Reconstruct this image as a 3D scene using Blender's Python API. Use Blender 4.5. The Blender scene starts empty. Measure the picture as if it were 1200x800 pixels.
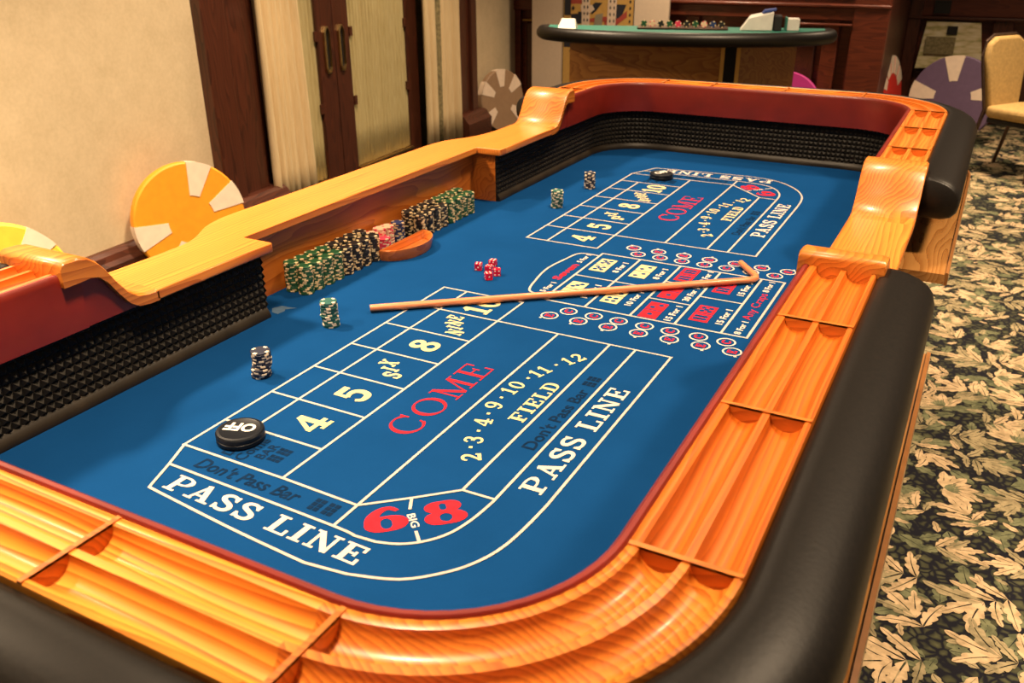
import bpy, bmesh, math, random
from mathutils import Vector, Matrix

sc = bpy.context.scene
COL = sc.collection
random.seed(7)
S = 0.65            # metres per layout unit
FZ = 0.735          # height of the felt above the floor
ZF = -FZ / S        # floor in layout units


def W(u, v, z):
    return Vector((u * S, v * S, FZ + z * S))


# ------------------------------------------------------------------ camera
cam = bpy.data.cameras.new('camera')
cam.sensor_width = 36.0
cam.lens = 36.0 * 1025.0 / 1200.0
cam.clip_start = 0.02
cam.clip_end = 60
cam.dof.use_dof = True
cam.dof.focus_distance = 1.75
cam.dof.aperture_fstop = 7.1
camo = bpy.data.objects.new('camera', cam)
COL.objects.link(camo)
camo.matrix_world = Matrix.Translation(W(1.7562, -1.5404, 1.2481)) @ (
    Matrix.Rotation(0.49074, 4, 'Z') @ Matrix.Rotation(1.13955, 4, 'X') @ Matrix.Rotation(-0.00497, 4, 'Z'))
sc.camera = camo

# ------------------------------------------------------------------ world, lights, exposure
wd = bpy.data.worlds.new('world')
sc.world = wd
wd.use_nodes = True
wd.node_tree.nodes['Background'].inputs[0].default_value = (1.0, 0.80, 0.58, 1)
wd.node_tree.nodes['Background'].inputs[1].default_value = 0.22
LIGHT = (1.0, 0.74, 0.48)


def lamp(name, u, v, z, size, power, col=LIGHT):
    l = bpy.data.lights.new(name, 'AREA')
    l.shape = 'DISK'
    l.size = size
    l.energy = power
    l.color = col
    l.spread = math.radians(104)
    o = bpy.data.objects.new(name, l)
    COL.objects.link(o)
    o.location = W(u, v, z)
    return o


for (lu, lv, pw) in ((-2.2, 0.6, 130), (-2.4, -1.2, 110), (0.5, -0.4, 50), (0.5, 2.4, 40), (-2.2, 3.4, 92), (3.2, 1.4, 85), (3.3, 4.4, 75)):  # left-wall and right-carpet lamps are added to brighten those surfaces
    lamp('unseen_overhead_lamp', lu, lv, 3.15, 0.30, pw)
for (lu, lv) in ((-2.6, 6.2), (0.2, 5.4), (3.4, 8.0), (-1.6, 8.9), (1.6, 9.2)):
    lamp('unseen_overhead_lamp', lu, lv, 3.15, 0.30, 60)

sc.view_settings.view_transform = 'Standard'
sc.view_settings.look = 'None'
sc.view_settings.gamma = 1.0
sc.view_settings.use_curve_mapping = False
sc.view_settings.exposure = -0.78


# ------------------------------------------------------------------ materials
class NT:
    def __init__(self, name):
        self.m = bpy.data.materials.new(name)
        self.m.use_nodes = True
        self.t = self.m.node_tree
        self.b = self.t.nodes['Principled BSDF']

    def n(self, kind, **kw):
        nd = self.t.nodes.new(kind)
        for k, v in kw.items():
            if isinstance(k, str) and k.startswith('i_'):
                nd.inputs[k[2:].replace('_', ' ')].default_value = v
            else:
                setattr(nd, k, v)
        return nd

    def l(self, a, b):
        self.t.links.new(a, b)

    def ramp(self, fac, stops):
        r = self.n('ShaderNodeValToRGB')
        e = r.color_ramp.elements
        while len(e) < len(stops):
            e.new(0.5)
        for el, (p, c) in zip(e, stops):
            el.position = p
            el.color = (*c, 1)
        self.l(fac, r.inputs[0])
        return r.outputs[0]

    def math(self, op, a, b=None):
        m = self.n('ShaderNodeMath', operation=op)
        for i, x in enumerate((a, b)):
            if x is None:
                continue
            if hasattr(x, 'links'):
                self.l(x, m.inputs[i])
            else:
                m.inputs[i].default_value = x
        return m.outputs[0]

    def obj(self, scale=(1, 1, 1), rotz=0.0):
        tc = self.n('ShaderNodeTexCoord')
        mp = self.n('ShaderNodeMapping')
        mp.inputs['Scale'].default_value = scale
        mp.inputs['Rotation'].default_value = (0, 0, rotz)
        self.l(tc.outputs['Object'], mp.inputs[0])
        return mp.outputs[0]

    def noise(self, vec, scale, detail=3, rough=0.5):
        nz = self.n('ShaderNodeTexNoise')
        nz.inputs['Scale'].default_value = scale
        nz.inputs['Detail'].default_value = detail
        nz.inputs['Roughness'].default_value = rough
        if vec is not None:
            self.l(vec, nz.inputs['Vector'])
        return nz.outputs['Fac']

    def bump(self, h, strength, dist=0.002):
        b = self.n('ShaderNodeBump')
        b.inputs['Strength'].default_value = strength
        b.inputs['Distance'].default_value = dist
        self.l(h, b.inputs['Height'])
        self.l(b.outputs[0], self.b.inputs['Normal'])

    def base(self, c):
        if hasattr(c, 'links'):
            self.l(c, self.b.inputs['Base Color'])
        else:
            self.b.inputs['Base Color'].default_value = (*c, 1)

    def set(self, rough=0.5, metal=0.0, coat=0.0, spec=0.5):
        self.b.inputs['Roughness'].default_value = rough
        self.b.inputs['Metallic'].default_value = metal
        self.b.inputs['Coat Weight'].default_value = coat
        self.b.inputs['Coat Roughness'].default_value = 0.12
        self.b.inputs['Specular IOR Level'].default_value = spec
        return self.m


def plain(name, c, rough=0.5, metal=0.0, coat=0.0, var=0.12, scale=40, spec=0.5, bump=0.0):
    t = NT(name)
    f = t.noise(t.obj(), scale, 4)
    a = tuple(max(0, x * (1 - var)) for x in c)
    b = tuple(min(1, x * (1 + var)) for x in c)
    t.base(t.ramp(f, [(0.3, a), (0.7, b)]))
    if bump:
        t.bump(f, bump)
    return t.set(rough, metal, coat, spec)


def wood(name, light, dark, angle, rings=95.0, amp=6.0, rough=0.38, coat=0.12, zk=0.7, vert=False):
    """solid oak: growth rings cut by whatever surface is carved out of it; grain runs along `angle`."""
    t = NT(name)
    p = t.obj((1, 1, 1), -angle)
    if vert:
        p.node.inputs['Rotation'].default_value = (0, math.pi / 2, 0)
    sp = t.n('ShaderNodeSeparateXYZ')
    t.l(p, sp.inputs[0])
    st = t.n('ShaderNodeVectorMath', operation='MULTIPLY')
    t.l(p, st.inputs[0])
    st.inputs[1].default_value = (1.3, 9, 9)
    n1 = t.noise(st.outputs[0], 1.0, 2, 0.45)
    y = t.math('MULTIPLY', sp.outputs[1], rings)
    z = t.math('MULTIPLY', sp.outputs[2], rings * zk)
    r = t.math('ADD', t.math('ADD', y, z), t.math('MULTIPLY', n1, amp * 2))
    fr = t.math('FRACT', r)
    st2 = t.n('ShaderNodeVectorMath', operation='MULTIPLY')
    t.l(p, st2.inputs[0])
    st2.inputs[1].default_value = (7, 260, 260)
    n2 = t.noise(st2.outputs[0], 1.0, 3, 0.6)
    st3 = t.n('ShaderNodeVectorMath', operation='MULTIPLY')
    t.l(p, st3.inputs[0])
    st3.inputs[1].default_value = (0.8, 14, 14)
    n3 = t.noise(st3.outputs[0], 1.0, 2, 0.5)
    fac = t.math('ADD', t.math('MULTIPLY', fr, 0.5), t.math('ADD', t.math('MULTIPLY', n2, 0.35), t.math('MULTIPLY', n3, 0.35)))
    mid = tuple((a * 2 + b) / 3 for a, b in zip(light, dark))
    t.base(t.ramp(fac, [(0.36, light), (0.60, mid), (0.86, dark)]))
    t.bump(n2, 0.06)
    return t.set(rough, 0, coat)


OAK_L, OAK_D = (0.78, 0.25, 0.027), (0.44, 0.095, 0.008)
M = {}
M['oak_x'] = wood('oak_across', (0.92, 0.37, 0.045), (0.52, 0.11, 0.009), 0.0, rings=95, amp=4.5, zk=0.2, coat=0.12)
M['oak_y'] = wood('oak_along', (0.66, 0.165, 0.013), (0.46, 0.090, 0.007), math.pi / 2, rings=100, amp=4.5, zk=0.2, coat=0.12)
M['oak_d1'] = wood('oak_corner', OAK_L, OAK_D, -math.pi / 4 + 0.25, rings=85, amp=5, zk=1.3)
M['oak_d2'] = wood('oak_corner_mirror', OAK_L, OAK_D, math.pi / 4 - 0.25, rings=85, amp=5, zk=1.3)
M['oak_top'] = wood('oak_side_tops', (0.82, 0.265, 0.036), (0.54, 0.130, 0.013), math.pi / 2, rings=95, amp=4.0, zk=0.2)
M['oak_swan'] = wood('oak_swan_neck', (0.74, 0.24, 0.030), (0.46, 0.115, 0.011), math.pi / 2, rings=60, zk=0.9, coat=0.15)
M['oak_bank'] = wood('oak_bank_board', (0.58, 0.17, 0.022), (0.38, 0.085, 0.009), math.pi / 2, rings=45, zk=1.0)
M['oak_div'] = wood('oak_divider', (0.66, 0.20, 0.024), (0.42, 0.10, 0.010), 0.3, rings=90)
M['ledge'] = wood('varnished_ledge', (0.50, 0.24, 0.07), (0.34, 0.13, 0.03), math.pi / 2, rings=50, rough=0.12, coat=0.9)
M['mahogany'] = wood('mahogany', (0.085, 0.022, 0.010), (0.035, 0.009, 0.005), math.pi / 2, rings=40, rough=0.4, coat=0.1)
M['mahogany_v'] = wood('mahogany_upright', (0.085, 0.022, 0.010), (0.038, 0.010, 0.005), 0.0, rings=40, rough=0.4, coat=0.1, vert=True)
M['mahogany_red'] = wood('mahogany_panel', (0.15, 0.030, 0.012), (0.075, 0.015, 0.007), 0.0, rings=30, rough=0.4, coat=0.15)
M['bowl'] = wood('bowl_wood', (0.60, 0.17, 0.03), (0.40, 0.09, 0.013), math.pi / 2, rings=70, rough=0.3, coat=0.2)
M['stick'] = wood('cane_wood', (0.78, 0.28, 0.12), (0.58, 0.17, 0.06), 0.7, rings=120, rough=0.35, coat=0.2)
M['bj_wood'] = wood('blackjack_base_wood', (0.36, 0.15, 0.03), (0.22, 0.075, 0.014), 0.0, rings=25, rough=0.4, coat=0.15)
M['red'] = plain('red_vinyl', (0.21, 0.013, 0.005), 0.45, coat=0.1, var=0.2, scale=9)
M['leather'] = plain('black_leather', (0.007, 0.005, 0.0035), 0.42, var=0.3, scale=160, bump=0.08, spec=0.33)
M['rubber'] = plain('black_rubber', (0.015, 0.012, 0.008), 0.55, var=0.25, scale=30, spec=0.25)
M['moulding'] = plain('black_base_moulding', (0.022, 0.016, 0.010), 0.45, var=0.4, scale=12, spec=0.3)
M['trim_gold'] = plain('amber_edge_trim', (0.30, 0.12, 0.03), 0.3, coat=0.3)
M['white_ink'] = plain('white_felt_ink', (0.62, 0.54, 0.46), 1.0, var=0.10, scale=60, spec=0.0)
M['line_ink'] = plain('woven_line_ink', (0.46, 0.42, 0.38), 1.0, var=0.10, scale=60, spec=0.0)
M['yellow_ink'] = plain('yellow_felt_ink', (0.64, 0.54, 0.27), 1.0, var=0.08, scale=60, spec=0.0)
M['red_ink'] = plain('red_felt_ink', (0.46, 0.022, 0.035), 1.0, var=0.10, scale=60, spec=0.0)
M['dark_ink'] = plain('navy_felt_ink', (0.006, 0.020, 0.055), 1.0, var=0.2, scale=60, spec=0.0)
M['chip_green'] = plain('green_chip_clay', (0.012, 0.085, 0.030), 0.5, var=0.1, scale=90)
M['chip_teal'] = plain('teal_chip_clay', (0.006, 0.085, 0.070), 0.5, var=0.1, scale=90)
M['chip_black'] = plain('black_chip_clay', (0.012, 0.011, 0.012), 0.5, var=0.1, scale=90)
M['chip_navy'] = plain('navy_chip_clay', (0.010, 0.014, 0.035), 0.5, var=0.1, scale=90)
M['chip_blue'] = plain('blue_chip_clay', (0.02, 0.04, 0.14), 0.5, var=0.1, scale=90)
M['chip_cream'] = plain('cream_chip_clay', (0.80, 0.58, 0.38), 0.5, var=0.06, scale=90)
M['chip_pink'] = plain('pink_chip_clay', (0.75, 0.05, 0.11), 0.5, var=0.06, scale=90)
M['spot'] = plain('cream_chip_spot', (0.80, 0.60, 0.32), 0.5, var=0.05, scale=90)
M['spot_pale'] = plain('pale_chip_spot', (0.80, 0.66, 0.48), 0.5, var=0.05, scale=90)
M['puck'] = plain('black_puck_plastic', (0.006, 0.008, 0.012), 0.4, spec=0.3)
M['puck_white'] = plain('puck_lettering', (0.85, 0.80, 0.70), 0.5, var=0.03)
M['brass'] = plain('brass', (0.70, 0.48, 0.20), 0.3, metal=1.0, var=0.08)
M['dark'] = plain('dark_void', (0.010, 0.008, 0.007), 0.6)
M['steel'] = plain('dark_metal', (0.09, 0.055, 0.04), 0.35, metal=0.6)


def die_mat():
    t = NT('red_die_acrylic')
    t.base((0.85, 0.015, 0.06))
    t.b.inputs['Transmission Weight'].default_value = 0.45
    t.b.inputs['IOR'].default_value = 1.45
    return t.set(0.06)


M['die'] = die_mat()
M['die_pip'] = plain('white_die_pip', (0.9, 0.82, 0.75), 0.4, var=0.03)


def felt_mat():
    t = NT('blue_felt')
    p = t.obj()
    f1 = t.noise(p, 900, 2)
    f2 = t.noise(p, 5, 4, 0.6)
    f = t.math('ADD', t.math('MULTIPLY', f1, 0.45), t.math('MULTIPLY', f2, 0.55))
    t.base(t.ramp(f, [(0.3, (0.0045, 0.041, 0.140)), (0.7, (0.0060, 0.053, 0.180))]))
    t.bump(f1, 0.25, 0.0006)
    return t.set(1.0, spec=0.0)


M['felt'] = felt_mat()
M['scuff'] = plain('grey_felt_scuff', (0.05, 0.10, 0.17), 0.9, var=0.2)


def wallpaper():
    t = NT('cream_damask_wallpaper')
    p = t.obj()
    f1 = t.noise(p, 9, 6, 0.65)
    f2 = t.noise(p, 60, 3)
    f = t.math('ADD', t.math('MULTIPLY', f1, 0.6), t.math('MULTIPLY', f2, 0.4))
    t.base(t.ramp(f, [(0.3, (0.56, 0.45, 0.28)), (0.7, (0.70, 0.57, 0.38))]))
    return t.set(0.7, spec=0.2)


M['wallpaper'] = wallpaper()


def carpet():
    t = NT('dark_leafy_carpet')
    p = t.obj()
    vo = t.n('ShaderNodeTexVoronoi', feature='DISTANCE_TO_EDGE')
    vo.inputs['Scale'].default_value = 38
    nz = t.n('ShaderNodeTexNoise')
    nz.inputs['Scale'].default_value = 14
    mixv = t.n('ShaderNodeMix', data_type='VECTOR')
    mixv.inputs[0].default_value = 0.05
    t.l(p, nz.inputs['Vector'])
    t.l(p, mixv.inputs[4])
    t.l(nz.outputs['Color'], mixv.inputs[5])
    t.l(mixv.outputs[1], vo.inputs['Vector'])
    big = t.noise(p, 7, 2)
    f = t.math('MULTIPLY', vo.outputs[0], t.math('ADD', t.math('MULTIPLY', big, 2.6), -0.35))
    t.base(t.ramp(f, [(0.08, (0.011, 0.011, 0.016)), (0.2, (0.045, 0.046, 0.028)), (0.5, (0.085, 0.085, 0.045))]))
    return t.set(0.95, spec=0.1)


M['carpet'] = carpet()


def leafmat(name, a, b):
    t = NT(name)
    f = t.noise(t.obj(), 26, 4, 0.6)
    t.base(t.ramp(f, [(0.35, a), (0.6, b)]))
    return t.set(0.95, spec=0.1)


M['leaf_cream'] = leafmat('cream_leaf_print', (0.34, 0.25, 0.14), (0.58, 0.42, 0.25))
M['leaf_tan'] = leafmat('tan_leaf_print', (0.18, 0.15, 0.085), (0.36, 0.29, 0.165))
M['leaf_olive'] = leafmat('olive_leaf_print', (0.07, 0.078, 0.045), (0.17, 0.175, 0.095))


def cloth(name, a, b, trans=0.0):
    t = NT(name)
    f = t.noise(t.obj((30, 30, 1.5)), 6, 3)
    t.base(t.ramp(f, [(0.3, a), (0.7, b)]))
    if trans:
        t.b.inputs['Alpha'].default_value = 1 - trans
    return t.set(0.9, spec=0.1)


M['drape'] = cloth('cream_drape', (0.66, 0.50, 0.28), (0.76, 0.60, 0.36))
M['sheer'] = cloth('sheer_curtain_cloth', (0.58, 0.47, 0.22), (0.74, 0.63, 0.34), 0.36)
M['backing'] = plain('curtain_backing', (0.45, 0.38, 0.18), 0.9)
M['drape_trim'] = plain('olive_drape_border', (0.26, 0.21, 0.10), 0.9, var=0.4, scale=45)
M['chair_gold'] = plain('gold_chair_fabric', (0.42, 0.27, 0.09), 0.8, var=0.15, scale=50)
M['card_white'] = plain('white_card', (0.74, 0.60, 0.46), 0.6, var=0.03)
for nm, c in (('orange', (0.86, 0.32, 0.012)), ('tan', (0.32, 0.20, 0.115)), ('purple', (0.135, 0.085, 0.16)), ('redp', (0.68, 0.03, 0.02)),
              ('magenta', (0.46, 0.02, 0.22)), ('yellowp', (0.85, 0.55, 0.05)), ('foamw', (0.80, 0.64, 0.50)),
              ('navy', (0.02, 0.022, 0.035)), ('mustard', (0.62, 0.37, 0.10)), ('cardred', (0.42, 0.07, 0.05)), ('greyp', (0.3, 0.27, 0.2)),
              ('bj_felt', (0.02, 0.16, 0.12)), ('clearw', (0.7, 0.66, 0.6)), ('blue', (0.03, 0.06, 0.25)), ('goldtrim', (0.55, 0.30, 0.06))):
    M[nm] = plain('paint_' + nm, c, 0.6, var=0.06, scale=25)


def reflection_mat():
    t = NT('painted_carpet_reflection')  # cream and olive cells paint the carpet as reflected in the mirror
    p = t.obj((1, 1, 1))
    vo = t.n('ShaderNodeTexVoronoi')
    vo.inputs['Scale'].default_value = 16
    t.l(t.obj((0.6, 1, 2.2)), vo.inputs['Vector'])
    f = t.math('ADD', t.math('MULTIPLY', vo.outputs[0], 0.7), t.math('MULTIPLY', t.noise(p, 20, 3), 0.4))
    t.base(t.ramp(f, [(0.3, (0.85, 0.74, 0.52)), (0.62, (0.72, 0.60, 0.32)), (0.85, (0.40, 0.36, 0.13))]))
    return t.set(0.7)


M['carpet_reflection'] = reflection_mat()

# ------------------------------------------------------------------ mesh helpers
ORG = {}


class G:
    def __init__(self):
        self.v, self.f, self.m, self.s = [], [], [], []

    def add(self, vs, fs, mi=0, smooth=False):
        o = len(self.v)
        self.v += [tuple(p) for p in vs]
        for f in fs:
            self.f.append(tuple(i + o for i in f))
            self.m.append(mi)
            self.s.append(smooth)
        return self

    def box(self, a, b, mi=0, xf=None):
        x0, y0, z0 = a
        x1, y1, z1 = b
        vs = [(x0, y0, z0), (x1, y0, z0), (x1, y1, z0), (x0, y1, z0), (x0, y0, z1), (x1, y0, z1), (x1, y1, z1), (x0, y1, z1)]
        if xf:
            vs = [xf(*p) for p in vs]
        return self.add(vs, [(0, 3, 2, 1), (4, 5, 6, 7), (0, 1, 5, 4), (1, 2, 6, 5), (2, 3, 7, 6), (3, 0, 4, 7)], mi)

    def prism(self, poly, z0, z1, mi=0, xf=None):
        n = len(poly)
        vs = [(x, y, z0) for x, y in poly] + [(x, y, z1) for x, y in poly]
        if xf:
            vs = [xf(*p) for p in vs]
        fs = [tuple(range(n - 1, -1, -1)), tuple(range(n, 2 * n))] + [(i, (i + 1) % n, n + (i + 1) % n, n + i) for i in range(n)]
        return self.add(vs, fs, mi)

    def lathe(self, prof, n=24, c=(0, 0, 0), mi=0, smooth=True, xf=None):
        vs, fs = [], []
        for r, z in prof:
            for k in range(n):
                a = 2 * math.pi * k / n
                vs.append((c[0] + r * math.cos(a), c[1] + r * math.sin(a), c[2] + z))
        if xf:
            vs = [xf(*p) for p in vs]
        for i in range(len(prof) - 1):
            for k in range(n):
                fs.append((i * n + k, i * n + (k + 1) % n, (i + 1) * n + (k + 1) % n, (i + 1) * n + k))
        self.add(vs, fs, mi, smooth)
        if prof[0][0] > 1e-6:
            self.add([vs[k] for k in range(n)], [tuple(range(n - 1, -1, -1))], mi)
        if prof[-1][0] > 1e-6:
            self.add([vs[(len(prof) - 1) * n + k] for k in range(n)], [tuple(range(n))], mi)
        return self

    def tube(self, pts, r, n=10, mi=0, caps=True, squash=1.0):
        pts = [Vector(p) for p in pts]
        rr = r if isinstance(r, (list, tuple)) else [r] * len(pts)
        vs, fs = [], []
        for i, p in enumerate(pts):
            d = (pts[min(i + 1, len(pts) - 1)] - pts[max(i - 1, 0)]).normalized()
            up = Vector((0, 0, 1)) if abs(d.z) < 0.95 else Vector((0, 1, 0))
            a = d.cross(up).normalized()
            b = a.cross(d).normalized()
            for k in range(n):
                t = 2 * math.pi * k / n
                vs.append(p + a * (rr[i] * math.cos(t)) + b * (rr[i] * squash * math.sin(t)))
        m = len(pts)
        for i in range(m - 1):
            for k in range(n):
                fs.append((i * n + k, i * n + (k + 1) % n, (i + 1) * n + (k + 1) % n, (i + 1) * n + k))
        self.add(vs, fs, mi, True)
        if caps:
            self.add([vs[k] for k in range(n)], [tuple(range(n))], mi)
            self.add([vs[(m - 1) * n + k] for k in range(n)], [tuple(range(n - 1, -1, -1))], mi)
        return self

    def sweep(self, path, prof, mi=0, smooth=False, caps=True, scales=None, closed=True):
        """path: (u,v,nu,nv); prof: (d,z) polygon pushed outward along the normal."""
        n = len(prof)
        cd = sum(p[0] for p in prof) / n
        cz = sum(p[1] for p in prof) / n
        vs, fs = [], []
        for i, (u, v, nu, nv) in enumerate(path):
            k = scales[i] if scales else 1.0
            for d, z in prof:
                dd, zz = cd + (d - cd) * k, cz + (z - cz) * k
                vs.append((u + nu * dd, v + nv * dd, zz))
        for i in range(len(path) - 1):
            for k in range(n if closed else n - 1):
                fs.append((i * n + k, (i + 1) * n + k, (i + 1) * n + (k + 1) % n, i * n + (k + 1) % n))
        self.add(vs, fs, mi, smooth)
        if caps and closed:
            self.add(vs[:n], [tuple(range(n))], mi)
            self.add(vs[-n:], [tuple(range(n - 1, -1, -1))], mi)
        return self

    def build(self, name, mats, parent=None, loc=(0, 0, 0), rotz=0.0, bevel=0.0, seg=2, fix=True, angle=0.7):
        o = self.mesh_obj(name, mats, parent, loc, fix, angle)
        if parent is None:
            o.rotation_euler = (0, 0, rotz)
        if bevel:
            md = o.modifiers.new('bevel', 'BEVEL')
            md.width = bevel * S
            md.segments = seg
            md.limit_method = 'ANGLE'
            md.angle_limit = 0.6
            for p in o.data.polygons:
                p.use_smooth = True
            try:
                o.data.set_sharp_from_angle(angle=0.9)
            except Exception:
                pass
        return o

    def mesh_obj(self, name, mats, parent, loc, fix, angle):
        org = ORG[parent.name] if parent else Vector(loc)
        me = bpy.data.meshes.new(name)
        me.from_pydata([((p[0] - org[0]) * S, (p[1] - org[1]) * S, (p[2] - org[2]) * S) for p in self.v], [], self.f)
        if not isinstance(mats, (list, tuple)):
            mats = [mats]
        for m in mats:
            me.materials.append(m)
        for p, mi, sm in zip(me.polygons, self.m, self.s):
            p.material_index = mi
            p.use_smooth = sm
        if fix:
            bm = bmesh.new()
            bm.from_mesh(me)
            bmesh.ops.remove_doubles(bm, verts=bm.verts, dist=1e-6)
            bmesh.ops.recalc_face_normals(bm, faces=bm.faces)
            bm.to_mesh(me)
            bm.free()
            if any(self.s):
                try:
                    me.set_sharp_from_angle(angle=angle)
                except Exception:
                    pass
        me.update()
        o = bpy.data.objects.new(name, me)
        COL.objects.link(o)
        if parent:
            o.parent = parent
        else:
            o.location = W(*loc)
        ORG[o.name] = org
        return o


def tag(o, label=None, cat=None, group=None, kind=None):
    if label:
        o['label'] = label
    if cat:
        o['category'] = cat
    if group:
        o['group'] = group
    if kind:
        o['kind'] = kind
    return o


def thing(name, loc, label=None, cat=None, group=None, kind=None, rotz=0.0):
    o = bpy.data.objects.new(name, None)
    COL.objects.link(o)
    o.location = W(*loc)
    o.rotation_euler = (0, 0, rotz)
    o.empty_display_size = 0.1
    ORG[o.name] = Vector(loc)
    return tag(o, label, cat, group, kind)


def dup(root, loc, rotz=None, label=None, group=None):
    r = root.copy()
    COL.objects.link(r)
    r.location = W(*loc)
    if rotz is not None:
        r.rotation_euler = (0, 0, rotz)
    tag(r, label, None, group)
    for ch in list(root.children):
        c = ch.copy()
        COL.objects.link(c)
        c.parent = r
        for gch in list(ch.children):
            d = gch.copy()
            COL.objects.link(d)
            d.parent = c
    return r


def smooth_line(pts, n=6):
    out = []
    P = [pts[0]] + list(pts) + [pts[-1]]
    for i in range(1, len(P) - 2):
        p0, p1, p2, p3 = P[i - 1], P[i], P[i + 1], P[i + 2]
        for k in range(n):
            t = k / n
            out.append(tuple(0.5 * (2 * b + (c - a) * t + (2 * a - 5 * b + 4 * c - d) * t * t + (3 * b - a - 3 * c + d) * t ** 3)
                             for a, b, c, d in zip(p0, p1, p2, p3)))
    out.append(tuple(pts[-1]))
    return out


def arc(cx, cy, r, a0, a1, n=14, ry=None):
    ry = r if ry is None else ry
    return [(cx + r * math.cos(math.radians(a0 + (a1 - a0) * i / n)), cy + ry * math.sin(math.radians(a0 + (a1 - a0) * i / n))) for i in range(n + 1)]


# ------------------------------------------------------------------ the room
floor = G().box((-9, -5, ZF - 0.12), (8, 15, ZF)).build('floor', M['carpet'])
tag(floor, kind='structure')

# left wall runs a few degrees off the table's long side
WA = math.radians(4.5)
WP0 = (-3.7947, 3.5449)


def WL(s, off, z):
    return (WP0[0] - math.sin(WA) * s + math.cos(WA) * off, WP0[1] + math.cos(WA) * s + math.sin(WA) * off, z)


HT = 3.25
g = G()
g.box((-7.5, -0.25, ZF), (0.12, 0, HT), xf=WL)
g.box((4.96, -0.25, ZF), (7.2, 0, HT), xf=WL)
g.box((0.12, -0.25, 2.45), (4.96, 0, HT), xf=WL)
tag(g.build('wall_left', M['wallpaper']), kind='structure')
g = G().box((-5.0, 10.0, ZF), (0.55, 10.2, HT))
tag(g.build('wall_back', M['mahogany_red']), kind='structure')
g = G().box((0.35, 10.2, ZF), (0.55, 12.6, HT))
tag(g.build('wall_recess_side', M['mahogany']), kind='structure')
g = G().box((0.35, 12.6, ZF), (6.0, 12.8, HT))
tag(g.build('wall_recess', M['mahogany_red']), kind='structure')
# baseboard with a stepped top
bb = [(0.0, ZF), (0.10, ZF), (0.10, ZF + 0.24), (0.075, ZF + 0.27), (0.06, ZF + 0.31), (0.03, ZF + 0.335), (0.0, ZF + 0.34)]


def wl_prism(gr, prof, s0, s1):
    n = len(prof)
    vs = [WL(s0, d, z) for d, z in prof] + [WL(s1, d, z) for d, z in prof]
    gr.add(vs, [tuple(range(n)), tuple(range(2 * n - 1, n - 1, -1))] + [(i, n + i, n + (i + 1) % n, (i + 1) % n) for i in range(n)])


g = G()
wl_prism(g, bb, -7.5, 0.09)
wl_prism(g, bb, 4.98, 7.0)
tag(g.build('baseboard_left', M['mahogany']), kind='structure')
# door casings
for nm, s0, s1, s2 in (('trim_1', 0.095, 0.363, 0.70), ('trim_2', 4.96, 4.80, 4.43)):
    t = thing(nm, WL((s0 + s2) / 2, 0, ZF), kind='structure')
    a, b = sorted((s0, s1))
    G().box((a, -0.1, ZF), (b, 0.10, 2.6), xf=WL).build('outer_casing', M['mahogany_v'], t, bevel=0.012)
    a, b = sorted((s1, s2))
    g = G().box((a, -0.12, ZF), (b, 0.06, 2.6), xf=WL)
    g.build('inner_casing', M['mahogany_v'], t, bevel=0.012)
    a, b = sorted((s0, s2))
    pr = [(0.0, ZF), (0.24, ZF), (0.24, -0.86), (0.20, -0.82), (0.17, -0.775), (0.13, -0.755), (0.0, -0.755)]
    g = G()
    wl_prism(g, pr, a - 0.03 if nm == 'trim_1' else a - 0.03, b + 0.10)
    g.build('plinth', M['mahogany'], t)
g = G().box((0.095, -0.12, 2.45), (4.96, 0.10, 2.75), xf=WL)
tag(g.build('trim_3', M['mahogany'], bevel=0.012), kind='structure')
# added cream backdrop that keeps the sheer curtains looking lit
tag(G().box((0.3, -0.40, ZF), (4.8, -0.30, 2.6), xf=WL).build('curtain_backdrop', M['backing']), kind='structure')

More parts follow.
